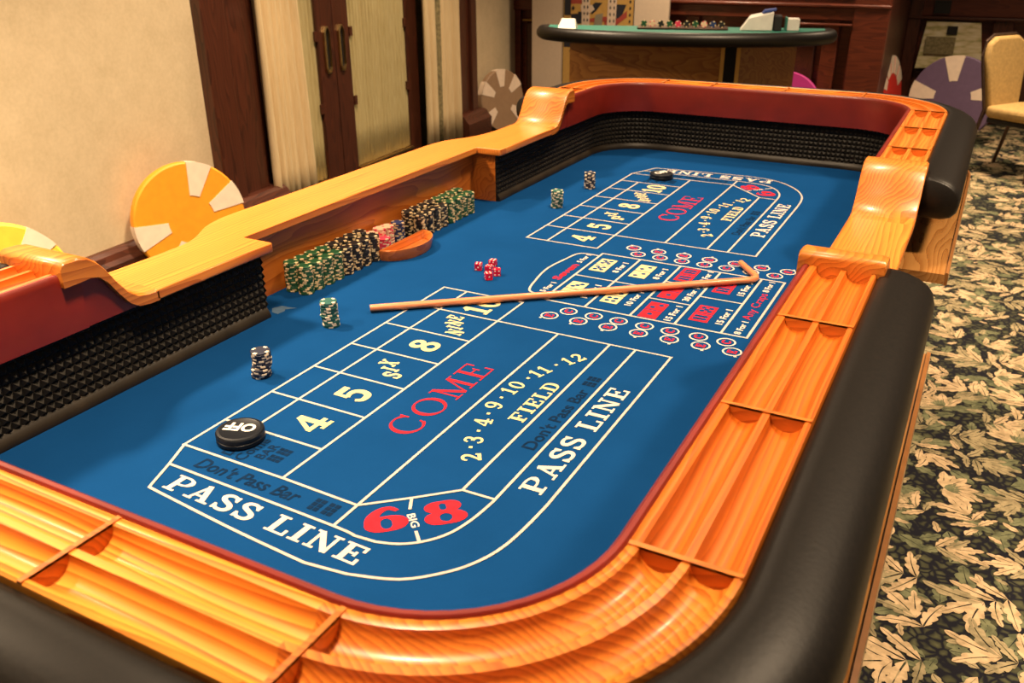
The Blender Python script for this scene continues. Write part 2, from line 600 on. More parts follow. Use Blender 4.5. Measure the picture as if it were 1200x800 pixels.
# two glazed door leaves
ZD0, ZD1 = ZF + 0.02, 2.42
for nm, a, b, hs in (('door_1', 0.72, 2.00, 1.87), ('door_2', 2.005, 3.64, 2.115)):
    d = thing(nm, WL((a + b) / 2, -0.08, ZF), kind='structure')
    wst = 0.26
    if nm == 'door_1':
        wr = (1.736, 2.00)
        wl_ = (0.72, 0.98)
    else:
        wl_ = (2.005, 2.275)
        wr = (3.40, 3.64)
    for (x0, x1) in (wl_, wr):
        G().box((x0, -0.10, ZD0), (x1, -0.02, ZD1), xf=WL).build('stile', M['mahogany_v'], d, bevel=0.008)
    G().box((wl_[1], -0.10, ZD0), (wr[0], -0.02, -0.95), xf=WL).build('rail', M['mahogany'], d, bevel=0.008)
    G().box((wl_[1], -0.10, 2.15), (wr[0], -0.02, ZD1), xf=WL).build('rail', M['mahogany'], d, bevel=0.008)
    G().box((wl_[1], -0.03, -0.955), (wr[0], 0.01, -0.935), xf=WL).build('sill_strip', M['brass'], d)
    mid = (wl_[1] + wr[0]) / 2
    for zz in (-0.25, 0.42, 1.09, 1.76):
        G().box((wl_[1], -0.10, zz - 0.03), (wr[0], -0.075, zz + 0.03), xf=WL).build('muntin', M['mahogany'], d)
        for xx in ((wl_[1], wl_[1] + 0.05), (wr[0] - 0.05, wr[0])):
            G().box((xx[0], -0.075, zz - 0.045), (xx[1], -0.012, zz + 0.045), xf=WL).build('muntin_end', M['mahogany'], d)  # small dark blocks for the muntin ends at the stiles
    # pull: brass hexagonal frame around a dark recess
    hz0, hz1, hw = 0.065, 0.50, 0.048
    hexo = [(hs - hw, hz0 + 0.05), (hs - hw * 0.4, hz0), (hs + hw * 0.4, hz0), (hs + hw, hz0 + 0.05), (hs + hw, hz1 - 0.05), (hs + hw * 0.4, hz1), (hs - hw * 0.4, hz1), (hs - hw, hz1 - 0.05)]
    hexi = [(hs + (x - hs) * 0.74, (hz0 + hz1) / 2 + (z - (hz0 + hz1) / 2) * 0.93) for x, z in hexo]
    g = G()
    n = 8
    vs = [WL(x, 0.0, z) for x, z in hexo] + [WL(x, 0.008, z) for x, z in hexi] + [WL(x, -0.02, z) for x, z in hexo] + [WL(x, -0.02, z) for x, z in hexi]
    fs = []
    for i in range(n):
        j = (i + 1) % n
        fs += [(i, j, n + j, n + i), (i, 2 * n + i, 2 * n + j, j), (n + i, n + j, 3 * n + j, 3 * n + i)]
    g.add(vs, fs)
    hd = g.build('pull_handle', M['brass'], d)
    g = G()
    g.add([WL(x, -0.016, z) for x, z in hexi], [tuple(range(n))])  # dark box behind the gap between the two base panels
    g.build('recess_plate', M['dark'], hd)


def curtain(name, s0, s1, z0, z1, off, amp, waves, mats, label, flare=0.0, trim=None, seed=1):
    rnd = random.Random(seed)
    ph = [rnd.uniform(-0.5, 0.5) for _ in range(60)]
    nS, nZ = int(waves * 8), 8
    vs, fs, mi = [], [], []
    for j in range(nZ + 1):
        t = j / nZ
        z = z0 + (z1 - z0) * t
        sp = 1 + flare * (1 - t)
        for i in range(nS + 1):
            x = i / nS
            w = x * waves
            k = int(w) % 60
            o = off + amp * (0.75 + 0.35 * ph[k]) * math.sin(2 * math.pi * w + ph[k] * 0.9 * (1 - t)) + amp * 0.4 * math.sin(5.1 * w + 2.0 * t)
            vs.append(WL(s0 + (s1 - s0) * x * sp, o, z))
    g = G()
    for j in range(nZ):
        for i in range(nS):
            a = j * (nS + 1) + i
            g.f.append((a, a + 1, a + nS + 2, a + nS + 1))
            x = (i + 0.5) / nS
            g.m.append(1 if trim and trim[0] < x < trim[1] else 0)
            g.s.append(True)
    g.v = vs
    o = g.build(name, mats, None, WL((s0 + s1) / 2, off, z0), angle=3.0)
    md = o.modifiers.new('thickness', 'SOLIDIFY')
    md.thickness = 0.004
    return tag(o, label, 'curtain')


curtain('drape', 0.71, 1.25, ZF + 0.03, 2.5, 0.10, 0.065, 5.5, [M['drape']], 'cream pleated drape hanging beside the left door leaf, next to the wide dark casing', flare=0.10, seed=3)
curtain('drape', 3.56, 4.45, ZF + 0.03, 2.5, 0.10, 0.055, 6, [M['drape'], M['drape_trim']], 'cream drape with an olive border beside the right door leaf', flare=0.02, trim=(0.22, 0.40), seed=9)
curtain('sheer_curtain', 0.99, 1.735, -0.93, 2.12, -0.045, 0.013, 12, [M['sheer']], 'sheer yellowish curtain over the glass of the left door leaf', seed=4)
curtain('sheer_curtain', 2.28, 3.395, -0.93, 2.12, -0.045, 0.013, 19, [M['sheer']], 'sheer yellowish curtain over the glass of the right door leaf', seed=5)

# wainscot on the back wall
wn = thing('wainscot_panelling', (-1.0, 9.95, ZF), kind='structure')
wn.name = 'trim_4'
ORG[wn.name] = Vector((-1.0, 9.95, ZF))
G().box((-4.4, 9.88, 0.36), (0.55, 10.0, 0.50)).build('fascia', M['mahogany_red'], wn, bevel=0.01)
G().box((-4.4, 9.84, 0.50), (0.58, 10.0, 0.54)).build('cap_rail', M['mahogany_red'], wn, bevel=0.012)
G().box((-4.4, 9.90, ZF), (0.55, 10.0, ZF + 0.3)).build('skirting', M['mahogany'], wn, bevel=0.01)
for x0 in (-4.3, -3.45, -2.6, -1.75, -0.9, -0.05):
    G().box((x0 - 0.09, 9.92, ZF + 0.3), (x0 + 0.09, 10.0, 0.36)).build('stile', M['mahogany_red'], wn, bevel=0.01)
    if x0 < -0.2:
        G().box((x0 + 0.16, 9.95, ZF + 0.42), (x0 + 0.69, 10.0, 0.20)).build('panel', M['mahogany'], wn, bevel=0.03)
        G().box((x0 + 0.12, 9.92, 0.215), (x0 + 0.73, 10.0, 0.235)).build('panel_moulding', M['goldtrim'], wn)
G().box((0.18, 9.86, ZF), (0.57, 10.02, HT)).build('corner_post', M['mahogany_red'], wn, bevel=0.012)
G().box((-0.55, 9.84, 0.30), (0.18, 9.93, 0.325)).build('ledge_strip', M['mahogany_red'], wn, bevel=0.006)
for zz in (0.62, 1.4):
    G().box((-2.0, 9.96, zz), (0.1, 10.0, zz + 0.65)).build('panel', M['mahogany'], wn, bevel=0.03)

# recessed wall: beams, posts and a leaning mirror, its carpet reflection painted on
rc = thing('trim_5', (1.3, 12.55, ZF), kind='structure')
G().box((0.55, 12.48, 0.26), (4.5, 12.6, 0.60)).build('beam', M['mahogany_red'], rc, bevel=0.01)
G().box((0.55, 12.40, 0.22), (4.5, 12.6, 0.26)).build('beam_lip', M['mahogany'], rc, bevel=0.01)
G().box((0.55, 12.42, ZF), (0.72, 12.6, 2.2)).build('post', M['mahogany_v'], rc, bevel=0.01)
G().box((1.62, 12.46, ZF), (1.86, 12.6, 0.22)).build('post', M['mahogany_v'], rc, bevel=0.01)
G().box((0.72, 12.50, ZF), (3.0, 12.6, -0.46)).build('panel', M['mahogany'], rc, bevel=0.02)
G().box((0.86, 12.40, 0.30), (1.06, 12.48, 0.46)).build('dark_plate', M['dark'], rc)
pn = thing('leaning_mirror', (1.15, 12.45, -0.44), 'mirror with a painted cream and olive carpet reflection framed low in the dark recessed wall', 'panel')
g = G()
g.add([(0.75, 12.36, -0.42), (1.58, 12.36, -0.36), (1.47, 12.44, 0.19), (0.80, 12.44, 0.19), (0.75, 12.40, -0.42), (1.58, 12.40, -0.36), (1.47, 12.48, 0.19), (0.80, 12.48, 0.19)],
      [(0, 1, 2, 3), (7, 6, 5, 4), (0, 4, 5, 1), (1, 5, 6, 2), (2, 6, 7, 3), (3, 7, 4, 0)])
g.build('painted_reflection', M['carpet_reflection'], pn)
G().box((1.07, 12.40, 0.03), (1.20, 12.43, 0.14)).build('dark_square', M['dark'], pn)  # dark spot within the painted reflection
G().box((0.83, 12.345, -0.22), (1.20, 12.42, 0.0)).build('olive_block', M['drape_trim'], pn)  # olive area of the painted reflection

# ------------------------------------------------------------------ the craps table
T = thing('craps_table', (0.5, 1.546, ZF), 'long craps table with blue felt, oak chip rails and black padded edge', 'gaming table')
VM = 1.546                    # mid length
UL, UR, VN = -0.42, 1.41, -0.83
R0 = 0.33


def mirror(path):
    return [(u, 2 * VM - v, nu, -nv) for u, v, nu, nv in path]


def end_path(v_right, v_left, n=14, dense=None):
    p = []
    cr, cl = UR - R0, UL + R0

    def straight(a, b, nrm):
        L = math.hypot(b[0] - a[0], b[1] - a[1])
        k = max(1, int(L / dense)) if dense else 1
        for i in range(k):
            t = i / k
            p.append((a[0] + (b[0] - a[0]) * t, a[1] + (b[1] - a[1]) * t, *nrm))
    straight((UR, v_right), (UR, VN + R0), (1, 0))
    for i in range(n):
        a = -math.pi / 2 * i / n
        p.append((cr + R0 * math.cos(a), VN + R0 + R0 * math.sin(a), math.cos(a), math.sin(a)))
    straight((cr, VN), (cl, VN), (0, -1))
    for i in range(n):
        a = -math.pi / 2 - math.pi / 2 * i / n
        p.append((cl + R0 * math.cos(a), VN + R0 + R0 * math.sin(a), math.cos(a), math.sin(a)))
    straight((UL, VN + R0), (UL, v_left), (-1, 0))
    p.append((UL, v_left, -1, 0))
    return p


def sub_path(pts, n=10):
    return pts


ZR = 0.25                      # top of the rubber
ZT = 0.42                      # top of the rail
v_bank0, v_bank1 = 0.638, 2.364
ENDS = (False, True)


def emit(path, mir):
    return mirror(path) if mir else path


# felt bed
bed = []
r = 0.30
for (cx, cy, a0) in ((1.40 - r, -0.82 + r, -90), (1.40 - r, 3.912 - r, 0), (-0.41 + r, 3.912 - r, 90), (-0.41 + r, -0.82 + r, 180)):
    bed += arc(cx, cy, r, a0, a0 + 90, 8)
# widen into the dealers' recess
bed = bed[:27] + [(-0.41, 2.364), (-0.556, 2.364), (-0.556, 0.638), (-0.41, 0.638)] + bed[27:]
g = G().prism(bed, -0.05, 0.0)
felt = g.build('felt', M['felt'], T)

for mir in ENDS:
    vl = v_bank0 if not mir else 2 * VM - v_bank1
    # rubber liner: a sheet of small pyramids
    pth = emit(end_path(VM, vl, 14, 0.0272), mir)
    # resample evenly
    res, acc = [pth[0]], 0.0
    pitch = 0.0268
    for a, b in zip(pth, pth[1:]):
        L = math.hypot(b[0] - a[0], b[1] - a[1])
        pos = pitch - acc
        while pos <= L:
            t = pos / L
            q = [a[k] + (b[k] - a[k]) * t for k in range(4)]
            h = math.hypot(q[2], q[3])
            res.append((q[0], q[1], q[2] / h, q[3] / h))
            pos += pitch
        acc = L - (pos - pitch)
    res.append(pth[-1])
    rows = 8
    z0 = 0.036
    dz = (ZR - z0) / rows
    g = G()
    vs = []
    for u, v, nu, nv in res:
        for k in range(rows + 1):
            vs.append((u, v, z0 + k * dz))
    fs = []
    n = rows + 1
    base = len(vs)
    for i in range(len(res) - 1):
        a, b = res[i], res[i + 1]
        for k in range(rows):
            nu, nv = (a[2] + b[2]) / 2, (a[3] + b[3]) / 2
            vs.append(((a[0] + b[0]) / 2 - nu * 0.0125, (a[1] + b[1]) / 2 - nv * 0.0125, z0 + (k + 0.5) * dz))
            c = len(vs) - 1
            q = (i * n + k, (i + 1) * n + k, (i + 1) * n + k + 1, i * n + k + 1)
            for s in range(4):
                fs.append((q[s], q[(s + 1) % 4], c))
    g.add(vs, fs)
    g.sweep([(a[0], a[1], a[2], a[3]) for a in res], [(0.0005, 0.0), (0.02, 0.0), (0.02, ZR), (0.0005, ZR)])
    g.build('pyramid_rubber_liner', M['rubber'], T)
    # base moulding
    G().sweep(emit(end_path(VM, vl - 0.004), mir), [(0.0, 0.0), (-0.020, 0.0), (-0.0215, 0.010), (-0.016, 0.022), (-0.004, 0.038), (0.0, 0.040)], smooth=True).build('base_moulding', M['moulding'], T)
    # red band
    vr1, vl1 = 0.955, -0.085
    prof = [(-0.003, ZR - 0.006), (-0.028, ZR - 0.006), (-0.030, ZT - 0.02), (-0.027, ZT - 0.006), (-0.020, ZT), (-0.012, ZT), (-0.008, ZT - 0.004), (-0.003, ZT - 0.06)]
    G().sweep(emit(end_path(vr1, vl1), mir), prof, smooth=True).build('red_band', M['red'], T)

    # chip rail
    def groove(a, b, dep, n=9):
        c, h = (a + b) / 2, (b - a) / 2
        return [(c - h * math.cos(math.pi * i / n), ZT - 0.003 - dep * math.sin(math.pi * i / n)) for i in range(n + 1)]
    g1, g2 = (0.013, 0.078), (0.092, 0.157)
    rail = ([(-0.0075, 0.36), (-0.0075, ZT - 0.005), (-0.003, ZT - 0.002), (0.006, ZT - 0.001)] + groove(*g1, 0.031) + groove(*g2, 0.031)
            + [(0.164, ZT - 0.001), (0.169, ZT - 0.004), (0.171, ZT - 0.012), (0.171, 0.36)])
    full = end_path(0.93, -0.10, 18)
    c_r = [p for p in full if p[0] > 1.10 - 1e-6 and p[1] <= -0.4999]
    seg_right = [(UR, 0.93, 1, 0), (UR, -0.515, 1, 0)]
    k0 = math.asin(min(1, (0.515 - 0.5) / R0))
    seg_cr = [(UR, -0.5001, 1, 0)] + full[1:20]
    seg_cr = [(UR, -0.515 + 0.0, 1, 0)] + [p for p in full[2:19]] + [(UR - R0, VN, 0, -1)]
    seg_end = [(UR - R0, VN, 0, -1), (UL + R0, VN, 0, -1)]
    seg_cl = [p for p in full[20:39]]
    seg_left = [(UL, VN + R0, -1, 0), (UL, -0.10, -1, 0)]
    for nm, pth_, mt in (('right', seg_right, 'oak_y'), ('corner', seg_cr, 'oak_d2' if mir else 'oak_d1'), ('end', seg_end, 'oak_x'), ('corner', seg_cl, 'oak_d1' if mir else 'oak_d2'), ('left', seg_left, 'oak_y')):
        if mir and mt == 'oak_y':
            mt = 'oak_top'
        G().sweep(emit(pth_, mir), rail, smooth=True).build('chip_rail', M[mt], T, angle=0.6)

    # dividers across the two grooves
    def divider(pos, horizontal):
        g_ = G()
        for a, b in (g1, g2):
            pr_ = groove(a, b, 0.0312)
            pr_ = [(a, ZT + 0.0005)] + [(d, z) for d, z in pr_] + [(b, ZT + 0.0005)]
            if horizontal:      # on the end, at u = pos
                pth2 = [(pos + 0.005, VN, 0, -1), (pos - 0.005, VN, 0, -1)]
            else:
                pth2 = [(UR if pos[1] > 0 else UL, pos[0] + 0.005, pos[1], 0), (UR if pos[1] > 0 else UL, pos[0] - 0.005, pos[1], 0)]
            g_.sweep(emit(pth2, mir), pr_)
        a, b = -0.005, 0.169
        pr_ = [(a, ZT - 0.004), (a, ZT + 0.001), (b, ZT + 0.001), (b, ZT - 0.004)]
        g_.sweep(emit(pth2, mir), pr_)
        g_.build('rail_divider', M['oak_div'], T)
    for vv in ((-0.51, 1), (-0.01, 1), (0.485, 1), (-0.40, -1)):
        divider(vv, False)
    for uu in (1.112, 0.668, 0.224, -0.09):
        divider(uu, True)

    # padded arm rest, rounded off at both ends
    pad = [(0.172, 0.30), (0.172, ZT - 0.016), (0.178, ZT - 0.006), (0.192, ZT - 0.001), (0.215, ZT - 0.003), (0.245, ZT - 0.010), (0.275, ZT - 0.021), (0.300, ZT - 0.036), (0.316, ZT - 0.056),
           (0.3245, ZT - 0.082), (0.325, ZT - 0.112), (0.320, ZT - 0.140), (0.303, ZT - 0.160), (0.270, ZT - 0.170), (0.20, ZT - 0.170), (0.172, ZT - 0.16)]
    base = end_path(0.93, -0.10, 18)
    pp = [(UR, 0.985, 1, 0), (UR, 0.980, 1, 0), (UR, 0.968, 1, 0), (UR, 0.945, 1, 0), (UR, 0.90, 1, 0)] + base[1:-1] + [(UL, -0.13, -1, 0), (UL, -0.115, -1, 0), (UL, -0.10, -1, 0), (UL, -0.092, -1, 0)]
    sc_ = [0.80, 0.88, 0.95, 0.99, 1.0] + [1.0] * len(base[1:-1]) + [0.99, 0.95, 0.88, 0.80]
    G().sweep(emit(pp, mir), pad, smooth=True, scales=sc_).build('padded_arm_rest', M['leather'], T, angle=1.2)

    # outer body under the rail and the drink ledge
    G().sweep(emit(end_path(0.90, -0.12), mir), [(0.10, 0.36), (0.155, 0.36), (0.155, -0.42), (0.10, -0.42)], smooth=True).build('apron', M['mahogany'], T, angle=0.6)
    lp = end_path(1.16, 0.45)
    G().sweep(emit(lp, mir), [(0.15, 0.10), (0.328, 0.10), (0.328, 0.062), (0.15, 0.062)], smooth=True).build('drink_ledge', M['ledge'], T, angle=0.6)
    G().sweep(emit(lp, mir), [(0.3285, 0.108), (0.339, 0.106), (0.341, 0.06), (0.3285, 0.056)], smooth=True).build('ledge_edge_trim', M['trim_gold'], T, angle=0.6)

    # swan-neck boards where the rail steps down to the low sides
    def swan(side):
        # z along the run, measured from the rail end towards the table middle
        ul, uo = (1.370, 1.600) if side > 0 else (-0.375, -0.640)
        v0 = 0.885 if side > 0 else -0.145
        prof_ = [(0.0, 0.443), (0.006, 0.452), (0.016, 0.456), (0.055, 0.455), (0.085, 0.448), (0.11, 0.430), (0.135, 0.400), (0.165, 0.352), (0.195, 0.312), (0.225, 0.290), (0.262, 0.281), (0.30, 0.280)]
        zb = [0.385, 0.385, 0.385, 0.386, 0.388, 0.382, 0.358, 0.312, 0.272, 0.252, 0.246, 0.245]
        a, b = sorted((ul, uo))
        e = 0.006
        vs, fs = [], []
        for (dv, zt), z_b in zip(prof_, zb):
            v = v0 + dv
            vs += [(a, v, z_b), (a, v, zt - e), (a + e, v, zt), (b - e, v, zt), (b, v, zt - e), (b, v, z_b)]
        m_ = len(prof_)
        for i in range(m_ - 1):
            for k in range(6):
                fs.append((i * 6 + k, i * 6 + (k + 1) % 6, (i + 1) * 6 + (k + 1) % 6, (i + 1) * 6 + k))
        fs += [(0, 1, 2, 3, 4, 5), tuple((m_ - 1) * 6 + k for k in (5, 4, 3, 2, 1, 0))]
        if mir:
            vs = [(x, 2 * VM - y, z) for x, y, z in vs]
        g_ = G()
        g_.add(vs, fs, 0, True)
        g_.build('swan_neck', M['oak_swan'], T, angle=0.75)
        # red cheek filling the triangle under the curve
        poly = [(v0 + 0.05, ZR - 0.004)] + [(v0 + dv, z_b - 0.001) for (dv, zt), z_b in zip(prof_, zb) if dv > 0.04 and z_b > ZR]
        poly.append((v0 + 0.235, ZR - 0.004))
        x0, x1 = ((1.384, 1.405) if side > 0 else (-0.394, -0.415))
        vs = [(x0, v, z) for v, z in poly] + [(x1, v, z) for v, z in poly]
        if mir:
            vs = [(x, 2 * VM - y, z) for x, y, z in vs]
        n_ = len(poly)
        g_ = G()
        g_.add(vs, [tuple(range(n_)), tuple(range(2 * n_ - 1, n_ - 1, -1))] + [(i, (i + 1) % n_, n_ + (i + 1) % n_, n_ + i) for i in range(n_)])
        g_.build('red_cheek', M['red'], T)
    swan(1)
    swan(-1)

# low wooden tops
v_a, v_b = 0.885 + 0.29, 2 * VM - (0.885 + 0.29)
G().box((1.370, v_a, 0.245), (1.600, v_b, 0.280)).build('low_side_top', M['oak_top'], T, bevel=0.006)
G().box((1.51, 0.9, -0.42), (1.565, 2.2, 0.245)).build('apron', M['mahogany'], T)
v_a, v_b = 0.145, 2 * VM - 0.145
out_l = smooth_line([(-0.640, v_a), (-0.640, 0.40), (-0.655, 0.55), (-0.735, 0.70), (-0.765, 0.82), (-0.768, 1.0)], 5) + smooth_line([(-0.768, 2.15), (-0.765, 2.28), (-0.745, 2.40), (-0.670, 2.56), (-0.640, 2.72), (-0.640, v_b)], 5)
top = [(-0.375, v_a)] + [(-0.375, 0.658), (-0.382, 0.664), (-0.515, 0.664), (-0.515, 2.335), (-0.382, 2.335), (-0.375, 2.342), (-0.375, v_b)] + out_l[::-1]
G().prism(top, 0.246, 0.280).build('dealer_side_top', M['oak_top'], T, bevel=0.006)
g = G()
g.box((-0.60, v_bank0 - 0.02, -0.05), (-0.555, v_bank1 + 0.02, 0.25))
g.build('bank_back_board', M['oak_bank'], T)
for v0_, v1_ in ((v_bank0 - 0.02, v_bank0), (v_bank1, v_bank1 + 0.02)):
    e0_ = 0.003 if v0_ < 1 else -0.003
    G().box((-0.555, v0_ + e0_, -0.02), (-0.422, v1_ + e0_, 0.248)).build('bank_end_board', M['oak_bank'], T)
g = G().box((-0.62, -0.12, -0.42), (-0.602, 3.21, 0.244))
g.build('apron', M['mahogany'], T)
G().prism([(-0.5, -0.9), (1.5, -0.9), (1.5, 4.0), (-0.5, 4.0)], -0.16, -0.05).build('table_bed', M['mahogany'], T)
for (x, y) in ((-0.25, -0.55), (1.25, -0.55), (-0.25, 1.546), (1.25, 1.546), (-0.25, 3.64), (1.25, 3.64)):
    h = -0.16 - ZF
    G().lathe([(0.13, 0), (0.14, 0.06), (0.09, 0.12), (0.075, 0.2), (0.12, 0.34), (0.14, 0.5), (0.10, 0.66), (0.08, 0.72), (0.13, 0.78), (0.15, 0.82), (0.15, h)], 20, (x, y, ZF)).build('leg', M['mahogany'], T, angle=0.7)
g = G()
g.prism([(-0.455, 0.70), (-0.43, 0.672), (-0.40, 0.668), (-0.395, 0.70), (-0.405, 0.715), (-0.375, 0.745), (-0.41, 0.737), (-0.44, 0.735)], 0.0, 0.0006)
g.build('worn_patch', M['scuff'], T)

# ------------------------------------------------------------------ felt printing
ZI = 0.0009


def ribbon(g, pts, w, closed=False, mi=0, z=ZI):
    n = len(pts)
    ws = w if isinstance(w, (list, tuple)) else [w] * n
    vs = []
    for i in range(n):
        if closed:
            a, b, c = pts[i - 1], pts[i], pts[(i + 1) % n]
        else:
            a, b, c = pts[max(i - 1, 0)], pts[i], pts[min(i + 1, n - 1)]
        d1 = Vector((b[0] - a[0], b[1] - a[1]))
        d2 = Vector((c[0] - b[0], c[1] - b[1]))
        if d1.length < 1e-9:
            d1 = d2
        if d2.length < 1e-9:
            d2 = d1
        d1.normalize()
        d2.normalize()
        n1 = Vector((-d1.y, d1.x))
        n2 = Vector((-d2.y, d2.x))
        m = n1 + n2
        if m.length < 1e-6:
            m = n1
        m.normalize()
        k = ws[i] / 2 / max(0.5, m.dot(n1))
        vs.append((b[0] + m.x * k, b[1] + m.y * k, z))
        vs.append((b[0] - m.x * k, b[1] - m.y * k, z))
    fs = []
    for i in range(n if closed else n - 1):
        j = (i + 1) % n
        fs.append((2 * i, 2 * j, 2 * j + 1, 2 * i + 1))
    g.add(vs, fs, mi)


_ln = [0]


def vline(pts, w=0.0082, closed=False, mat='line_ink'):
    g = G()
    _ln[0] += 1
    ribbon(g, pts, w, closed, 0, ZI + 0.00003 * (_ln[0] % 37))
    return g.build('layout_line', M[mat], felt, fix=False)


def ell(cx, cy, rx, ry, T_, t_, n=24, a0=0, a1=360):
    full_ = abs(a1 - a0) >= 359
    pts, ws = [], []
    for i in range(n if full_ else n + 1):
        a = math.radians(a0 + (a1 - a0) * i / n)
        pts.append((cx + rx * math.cos(a), cy + ry * math.sin(a)))
        ws.append(t_ + (T_ - t_) * abs(math.cos(a)) ** 1.2)
    return (pts, ws, full_)


def glyph(ch, T, t, s):
    L = []

    def st(pts, w):
        L.append((pts, w, False))

    def ser(x0, x1, y):
        L.append(([(x0, y), (x1, y)], s, False))
    lo, hi = s / 2, 1 - s / 2
    if ch == 'P':
        st([(.2, 0), (.2, 1)], T)
        st(smooth_line([(.2, hi), (.46, hi), (.64, .86), (.68, .72), (.63, .57), (.46, .47), (.2, .47)], 4), [t] * 8 + [(t + T) / 2] * 3 + [T] * 4 + [(t + T) / 2] * 3 + [t] * 7)
        ser(.0, .44, lo), ser(.0, .2, hi)
        return L, .80
    if ch == 'A':
        st([(.2, .02), (.45, 1)], t), st([(.42, 1), (.74, .02)], T), st([(.27, .32), (.62, .32)], t)
        ser(.0, .32, lo), ser(.52, .94, lo)
        return L, .98
    if ch == 'S':
        p = smooth_line([(.58, .74), (.5, .9), (.36, hi), (.2, .9), (.13, .76), (.2, .62), (.38, .52), (.55, .42), (.61, .27), (.54, .1), (.36, lo), (.2, .1), (.1, .28)], 3)
        n = len(p)
        st(p, [t + (T - t) * math.sin(math.pi * i / (n - 1)) ** .8 for i in range(n)])
        st([(.59, .99), (.59, .68)], t * .9), st([(.1, .01), (.1, .32)], t * .9)
        return L, .76
    if ch == 'L':
        st([(.2, 0), (.2, 1)], T), ser(.0, .42, hi), ser(.0, .68, lo), st([(.66, 0), (.66, .34)], t)
        return L, .78
    if ch == 'I':
        st([(.21, 0), (.21, 1)], T), ser(.0, .42, hi), ser(.0, .42, lo)
        return L, .50
    if ch == 'N':
        st([(.16, 0), (.16, 1)], t), st([(.14, .98), (.70, .02)], T), st([(.72, 0), (.72, 1)], t)
        ser(.0, .34, lo), ser(.0, .2, hi), ser(.54, .88, hi)
        return L, .96
    if ch in 'EF':
        st([(.2, 0), (.2, 1)], T), ser(.0, .68, hi), st([(.66, 1), (.66, .70)], t), st([(.2, .51), (.5, .51)], t), st([(.49, .38), (.49, .64)], t * .9)
        if ch == 'E':
            ser(.0, .70, lo), st([(.68, 0), (.68, .32)], t)
        else:
            ser(.0, .44, lo)
        return L, .80
    if ch == 'D':
        st([(.2, 0), (.2, 1)], T)
        st(smooth_line([(.2, hi), (.42, hi), (.62, .84), (.70, .5), (.62, .16), (.42, lo), (.2, lo)], 4), [t] * 6 + [(t + T) / 2] * 4 + [T] * 6 + [(t + T) / 2] * 4 + [t] * 5)
        ser(.0, .2, hi), ser(.0, .2, lo)
        return L, .84
    if ch == 'C':
        L.append(ell(.46, .5, .37, .5 - t / 2, T, t, 26, 42, 318))
        st([(.74, .98), (.74, .68)], t), st([(.74, .30), (.70, .16)], t)
        return L, .86
    if ch == 'O':
        L.append(ell(.46, .5, .38, .5 - t / 2, T, t, 30))
        return L, .95
    if ch == 'M':
        st([(.17, 0), (.17, 1)], t), st([(.17, .98), (.5, .02)], T), st([(.5, .03), (.84, .98)], t), st([(.86, 0), (.86, 1)], T)
        ser(.02, .34, lo), ser(.02, .2, hi), ser(.68, 1.04, lo), ser(.82, 1.04, hi)
        return L, 1.10
    if ch == 'X':
        st([(.14, .98), (.66, .02)], T), st([(.66, .98), (.14, .02)], t)
        for a, b in ((.0, .32), (.5, .8)):
            ser(a, b, lo), ser(a, b, hi)
        return L, .84
    if ch == '1':
        st([(.28, 0), (.28, 1)], T), ser(.04, .52, lo), st([(.26, .92), (.06, .76)], t)
        return L, .62
    if ch == '2':
        p = smooth_line([(.13, .72), (.18, .88), (.34, hi), (.50, .9), (.58, .74), (.52, .56), (.34, .34), (.12, .10)], 3)
        n = len(p)
        st(p, [t + (T - t) * math.sin(math.pi * i / (n - 1)) for i in range(n)])
        st([(.06, .5 * T), (.66, .5 * T)], T), st([(.64, 0), (.64, .28)], t)
        return L, .78
    if ch == '3':
        p = smooth_line([(.14, .76), (.22, .92), (.36, hi), (.52, .88), (.55, .72), (.46, .58), (.30, .53)], 3)
        st(p, [t + (T - t) * (i / (len(p) - 1)) for i in range(len(p))])
        p = smooth_line([(.30, .53), (.50, .48), (.60, .32), (.54, .12), (.36, lo), (.2, .1), (.12, .26)], 3)
        st(p, [T - (T - t) * (i / (len(p) - 1)) for i in range(len(p))])
        return L, .76
    if ch == '4':
        st([(.52, 0), (.52, 1)], T), st([(.50, .98), (.08, .32)], t), st([(.02, .30), (.80, .30)], t * 1.1), ser(.30, .76, lo)
        return L, .86
    if ch == '5':
        st([(.14, 1 - T / 2), (.64, 1 - T / 2)], T), st([(.16, .98), (.14, .52)], t)
        p = smooth_line([(.14, .52), (.34, .60), (.54, .54), (.62, .34), (.54, .12), (.36, lo), (.2, .08), (.1, .24)], 3)
        n = len(p)
        st(p, [t + (T - t) * math.sin(math.pi * i / (n - 1)) for i in range(n)])
        return L, .78
    if ch == '8':
        L.append(ell(.38, .755, .21, .245 - t / 2, T, t, 20)), L.append(ell(.38, .275, .26, .275 - t / 2, T, t, 22))
        return L, .80
    if ch == '9':
        L.append(ell(.38, .68, .25, .32 - t / 2, T, t, 22))
        p = smooth_line([(.63, .68), (.61, .36), (.46, .1), (.28, lo), (.14, .18)], 4)
        st(p, [T - (T - t) * (i / (len(p) - 1)) for i in range(len(p))])
        return L, .80
    if ch == '6':
        L.append(ell(.40, .32, .25, .32 - t / 2, T, t, 22))
        p = smooth_line([(.15, .32), (.17, .64), (.32, .90), (.50, hi), (.64, .82)], 4)
        st(p, [T - (T - t) * (i / (len(p) - 1)) for i in range(len(p))])
        return L, .80
    if ch == '0':
        L.append(ell(.38, .5, .27, .5 - t / 2, T, t, 26))
        return L, .80
    if ch == '.':
        L.append(([(.1, .5), (.28, .5)], .18, False))
        return L, .38
    return L, .42       # space


def word_width(txt, T_, t_, s_, track=0.0):
    return sum(glyph(c, T_, t_, s_)[1] + track for c in txt) - track


